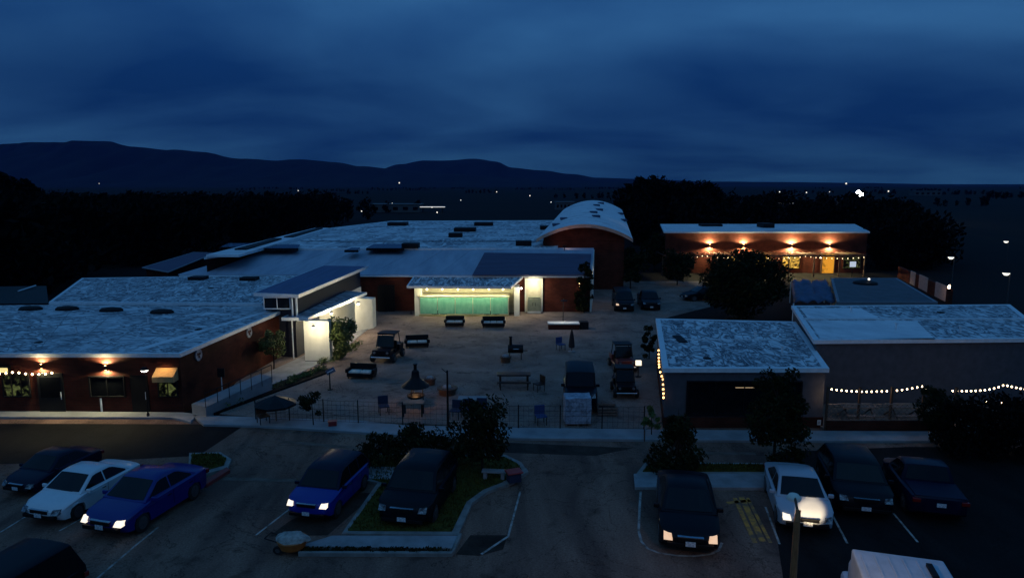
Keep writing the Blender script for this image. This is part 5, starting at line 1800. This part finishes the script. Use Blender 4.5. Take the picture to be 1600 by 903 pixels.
# hooded fire pit
p = P(650, 632)
t = thing('fire_hood', 'black hooded fire pit with a chimney glowing orange underneath', 'fire pit', (p.x, p.y, .06))
MB().lathe([(.45, .38), (.5, .5), (.42, .52), (.2, .42)], n=18).build('bowl', M_dark, t, smooth=30)
for a in range(3):
    MB().bar((.42 * math.cos(a * 2.1), .42 * math.sin(a * 2.1), 0), (.36 * math.cos(a * 2.1), .36 * math.sin(a * 2.1), 1.1), .025).build('leg', M_dark, t)
MB().lathe([(.78, 1.0), (.72, 1.08), (.34, 1.38), (.24, 1.5), (.2, 1.85), (.09, 1.95), (.09, 2.2), (.12, 2.21), (.12, 2.26)], n=18).build('hood', M_black, t, smooth=35)
MB().lathe([(.3, .45), (.26, .50), (.1, .535)], n=9).build('charcoal', M_dark, t, smooth=60)
light('POINT', (0, -.1, .85), 26, (1, .52, .22), t, .15)


def fire_table(label, px, py, r, lit=False):
    p = P(px, py)
    t = thing('round_fire_table', label, 'fire pit', (p.x, p.y, .06))
    MB().lathe([(r * .8, 0), (r * .85, .3), (r, .32), (r, .4), (r * .5, .4), (r * .48, .34)], n=20).build('table_ring', M_wood, t, smooth=30)
    b = MB()
    rg = random.Random(px)
    for i in range(9):
        a = rg.uniform(0, 6.28); b.ball((r * .3 * math.cos(a), r * .3 * math.sin(a), .42), .11, 6)
    b.build('lava_stones', M_conc, t, smooth=60)
    return t


fire_table('round wooden fire table with pale stones left of the fence pole', 699, 617, .6)
fire_table('small round fire table between the hooded fire pit and the sofas', 672, 602, .38)
fire_table('small low fire table in the middle courtyard by the smoker pipe', 790, 567, .4)
# pipe smoker and closed parasol
p = P(805, 562)
t = thing('barrel_smoker', 'dark barrel smoker with a short chimney alone in the courtyard', 'smoker', (p.x, p.y, .06))
MB().bar((-.5, 0, .72), (.55, 0, .72), .3, .3, 16).build('barrel', M_black, t, smooth=40)
MB().bar((-.32, 0, .95), (-.32, 0, 1.55), .1, .09, 10).bar((-.32, 0, 1.55), (-.32, 0, 1.6), .13, .13, 10).build('chimney', M_black, t, smooth=40)
for a in (-.38, .42):
    for b in (-.2, .2):
        MB().bar((a, b, 0), (a, b * .7, .5), .025).build('leg', M_dark, t)
MB().span((.56, -.2, .6), (.85, .2, .63)).build('side_shelf', M_wood, t)
MB().bar((-.15, -.33, .78), (.25, -.33, .78), .018).build('handle', M_chrome, t)
p = P(893, 551)
t = thing('closed_parasol', 'closed dark parasol standing on its base in the rear courtyard', 'parasol', (p.x, p.y, .06))
MB().lathe([(.26, 0), (.26, .06), (.05, .09)], n=14).build('base', M_conc, t, smooth=30)
MB().bar((0, 0, .05), (0, 0, 1.75), .025).build('pole', M_wood, t)
MB().lathe([(.2, .34), (.23, .42), (.19, .9), (.11, 1.4), (.03, 1.68)], n=9).build('canopy', mat('maroon_black_cloth', (.022, .012, .012), .9), t, smooth=20)
chair('blue low chair beside the closed parasol', 876, 548, R(30), mat('blue_fabric', (.02, .05, .16), .9))
# open parasol at the left
p = P(432, 662)
t = thing('open_parasol', 'open black parasol beside the planting near the ramp', 'parasol', (p.x, p.y, .06))
MB().lathe([(.3, 0), (.3, .07), (.05, .1)], n=14).build('base', M_conc, t, smooth=30)
MB().bar((0, 0, .05), (0, 0, 1.45), .025).build('pole', M_wood, t)
MB().lathe([(1.05, .92), (1.06, 1.02), (.6, 1.22), (.05, 1.42)], n=8).build('canopy', M_black, t)
chair('brown chair under the open black parasol', 412, 664, R(40), M_wood)
# slanted sign on post
p = P(516, 610)
t = thing('slanted_sign', 'small slanted blue sign board on a dark post by the walk', 'sign', (p.x, p.y, .06))
MB().bar((0, 0, 0), (0, 0, 1.05), .035).lathe([(.16, 0), (.16, .04)], n=8).build('post', M_dark, t)
MB().box((.06, 0, 1.12), (.55, .05, .3), m=Matrix.Rotation(R(-28), 3, 'Y')).build('board', mat('sign_blue', (.06, .10, .18), .5), t)
MB().box((.055, -.028, 1.125), (.4, .004, .05), m=Matrix.Rotation(R(-28), 3, 'Y')).build('stripe', M_trim, t)
# bollard / short post near the walk
for k, (px, py) in enumerate([(491, 604), (480, 612)]):
    pass
# boxy off-road car parked behind the wrapped pallet
car('boxy black off road car parked behind the wrapped pallet', tuple(P(908, 651)[:2]) + (.06,), 3, 'jeep', p_black, (None, None), name='offroad_car', sc=(.98, .9, 1.12))
p = P(903, 668)
t = thing('wrapped_pallet', 'pallet stack wrapped in wrinkled white plastic before the boxy off road car', 'pallet', (p.x, p.y, .06))
vs, fs = [], []
g = 10
rg = random.Random(9)


def wr(x, y, z):
    n_ = noise.noise_vector(Vector((x * 3, y * 3, z * 3))) * .045
    return (x + n_.x, y + n_.y, z + n_.z)


M_wrap = mat('stretch_wrap', (.36, .38, .45), .35, col2=(.16, .17, .21), scale=3.5, detail=6, distort=1.5, lo=.4, hi=.6, bump=.4)
mb = MB()
for (o, u, v) in [((-.66, 0, .14), (1.32, 0, 0), (0, 0, 1.3)), ((-.66, 1.0, .14), (0, -1.0, 0), (0, 0, 1.3)), ((.66, 0, .14), (0, 1.0, 0), (0, 0, 1.3)), ((.66, 1.0, .14), (-1.32, 0, 0), (0, 0, 1.3)), ((-.66, 0, 1.44), (1.32, 0, 0), (0, 1.0, 0))]:
    vv = []
    for j in range(g + 1):
        for i in range(g + 1):
            q = Vector(o) + Vector(u) * (i / g) + Vector(v) * (j / g)
            vv.append(wr(*q))
    mb.add(vv, [(j * (g + 1) + i, j * (g + 1) + i + 1, (j + 1) * (g + 1) + i + 1, (j + 1) * (g + 1) + i) for j in range(g) for i in range(g)])
mb.build('plastic_wrap', M_wrap, t, smooth=50)
pm = MB()
for i in range(3):
    pm.span((-.64 + i * .59, .02, 0), (-.54 + i * .59, .98, .1))
for i in range(5):
    pm.span((-.66, .02 + i * .2, .102), (.66, .16 + i * .2, .125))
pm.build('pallet_base', M_deck, t)
t = thing('log_crate', 'low timber crate of oddments between the wrapped pallet and black buggy', 'crate', at(948, 648))
cr_ = MB()
for s in (-1, 1):
    for z in (.1, .25, .4):
        cr_.span((-.5, s * .34 - .02, z), (.5, s * .34 + .02, z + .1)).span((s * .5 - .02, -.318, z), (s * .5 + .02, .318, z + .1))
cr_.build('slats', M_deck, t)
lg = MB()
for i in range(7):
    lg.bar((-.42, -.25 + i * .08, .3 + .06 * (i % 3)), (.42, -.25 + i * .08, .33 + .07 * (i % 2)), .06, .055, 7)
lg.build('logs', M_bark, t)

# mesh fence along the street
fa, fb = P(330, 657), P(1006, 673)
pts = [P(400, 658), P(560, 664), P(700, 670), P(810, 672), P(1006, 674)]
FN = thing('mesh_fence', 'thin dark mesh fence along the courtyard street side', 'fence', (pts[0].x, pts[0].y, .06))
fm = MB()
o = FN.location
path = []
for a, b in zip(pts, pts[1:]):
    k = max(1, round((b - a).length / 1.9))
    for i in range(k):
        path.append(a.lerp(b, i / k))
path.append(pts[-1])
for q in path:
    MB().bar((q.x - o.x, q.y - o.y, -.05), (q.x - o.x, q.y - o.y, 1.25), .028).build('post', M_black, FN)
for a, b in zip(path, path[1:]):
    a, b = a - o, b - o
    for z in (.1, .4, .7, .95, 1.18):
        fm.bar((a.x, a.y, z), (b.x, b.y, z), .007, n=4)
    for i in range(1, 8):
        c = a.lerp(b, i / 8)
        fm.bar((c.x, c.y, .1), (c.x, c.y, 1.18), .005, n=4)
fm.build('wire_mesh', M_dark, FN)
p = P(700, 664)
t = thing('flag_pole', 'plain dark pole standing at the fence left of the island tree', 'pole', (p.x, p.y, 0))
MB().lathe([(.1, 0), (.1, .06), (.06, .08), (.045, 2.75), (.06, 2.78), (.03, 2.86)], n=10).build('shaft', M_black, t, smooth=40)
MB().bar((0, 0, 2.7), (-.28, 0, 2.95), .018).build('bracket', M_black, t)

# things on the parking island
p = P(448, 866)
t = thing('covered_cart', 'orange tub cart under a white cover at the island corner', 'cart', (p.x, p.y, .01), R(-12))
t.scale = (.85, .8, .72)
MB().lathe([(.36, .12), (.50, .24), (.60, .60), (.56, .60)], (.1, .3, 0), 16).build('tub', mat('orange_plastic', (.42, .12, .02), .5, col2=(.3, .08, .015), scale=4), t, smooth=30)
cv = MB()
vv = []
for j in range(9):
    for i in range(17):
        a = 2 * math.pi * i / 16
        r_ = .62 * (1 - j / 8) ** .6 * (1 + .08 * math.sin(3 * a + j))
        z = .86 - .28 * (1 - j / 8) ** 0.0 * ((1 - j / 8) ** 2) - .05 * math.sin(4 * a) * (1 - j / 8)
        vv.append((.1 + r_ * math.cos(a) * 1.15, .3 + r_ * math.sin(a) * .8, z))
cv.add(vv, [(j * 17 + i, j * 17 + i + 1, (j + 1) * 17 + i + 1, (j + 1) * 17 + i) for j in range(8) for i in range(16)])
cv.build('cover', mat('grubby_cover', (.42, .38, .34), .9, col2=(.2, .18, .16), scale=5, detail=6), t, smooth=60)
for s in (-1, 1):
    w_ = MB().bar((-.32, .3 + s * .34, .2), (-.32, .3 + s * .42, .2), .2, .2, 14).build('wheel', M_tyre, t, smooth=40)
    MB().bar((-.32, .3 + s * .335, .2), (-.32, .3 + s * .425, .2), .1, .1, 10).build('rim', M_rim, w_)
MB().bar((-.2, .05, .45), (-.95, .05, .62), .025).bar((-.2, .55, .45), (-.95, .55, .62), .025).bar((-.95, .05, .62), (-.95, .55, .62), .025).build('handle', M_dark, t)
p = P(803, 757)
t = thing('recycling_box', 'dark blue box with a red lid on the island tip', 'bin', (p.x, p.y, .15), R(20))
MB().prism([(-.26, -.2), (.26, -.2), (.26, .2), (-.26, .2)], 0, .38).build('box', M_navycloth, t, bevel=.03)
MB().span((-.33, -.26, .383), (.33, .26, .45)).build('lid', mat('red_plastic', (.30, .02, .02), .5), t, bevel=.03)
p = P(772, 752)
t = thing('white_bench', 'low pale stone bench on the island beside the red lidded box', 'bench', (p.x, p.y, .15), R(-6))
MB().span((-.5, -.16, .26), (.5, .16, .34)).build('seat', M_conc, t, bevel=.02)
for s in (-1, 1):
    MB().span((s * .36 - .07, -.13, 0), (s * .36 + .07, .13, .257)).build('leg', M_conc, t)
p = P(520, 668)
t = thing('red_crate', 'small red crate on the sidewalk beside the young tree', 'crate', (p.x, p.y, .12), R(10))
MB().prism([(-.2, -.14), (.2, -.14), (.2, .14), (-.2, .14)], 0, .22).build('box', mat('red_plastic', (.30, .02, .02), .5), t, bevel=.02)
MB().span((-.22, -.16, .222), (.22, .16, .25)).build('rim', mat('red_plastic', (.30, .02, .02), .5), t)
p = P(348, 622)
t = thing('notice_post', 'thin post with a dark notice board at the brick side wall', 'sign', (p.x, p.y, 0))
MB().bar((0, 0, 0), (0, 0, 1.5), .025).build('post', M_trim, t)
MB().span((-.2, -.03, 1.25), (.2, .02, 1.75)).build('board', M_dark, t)
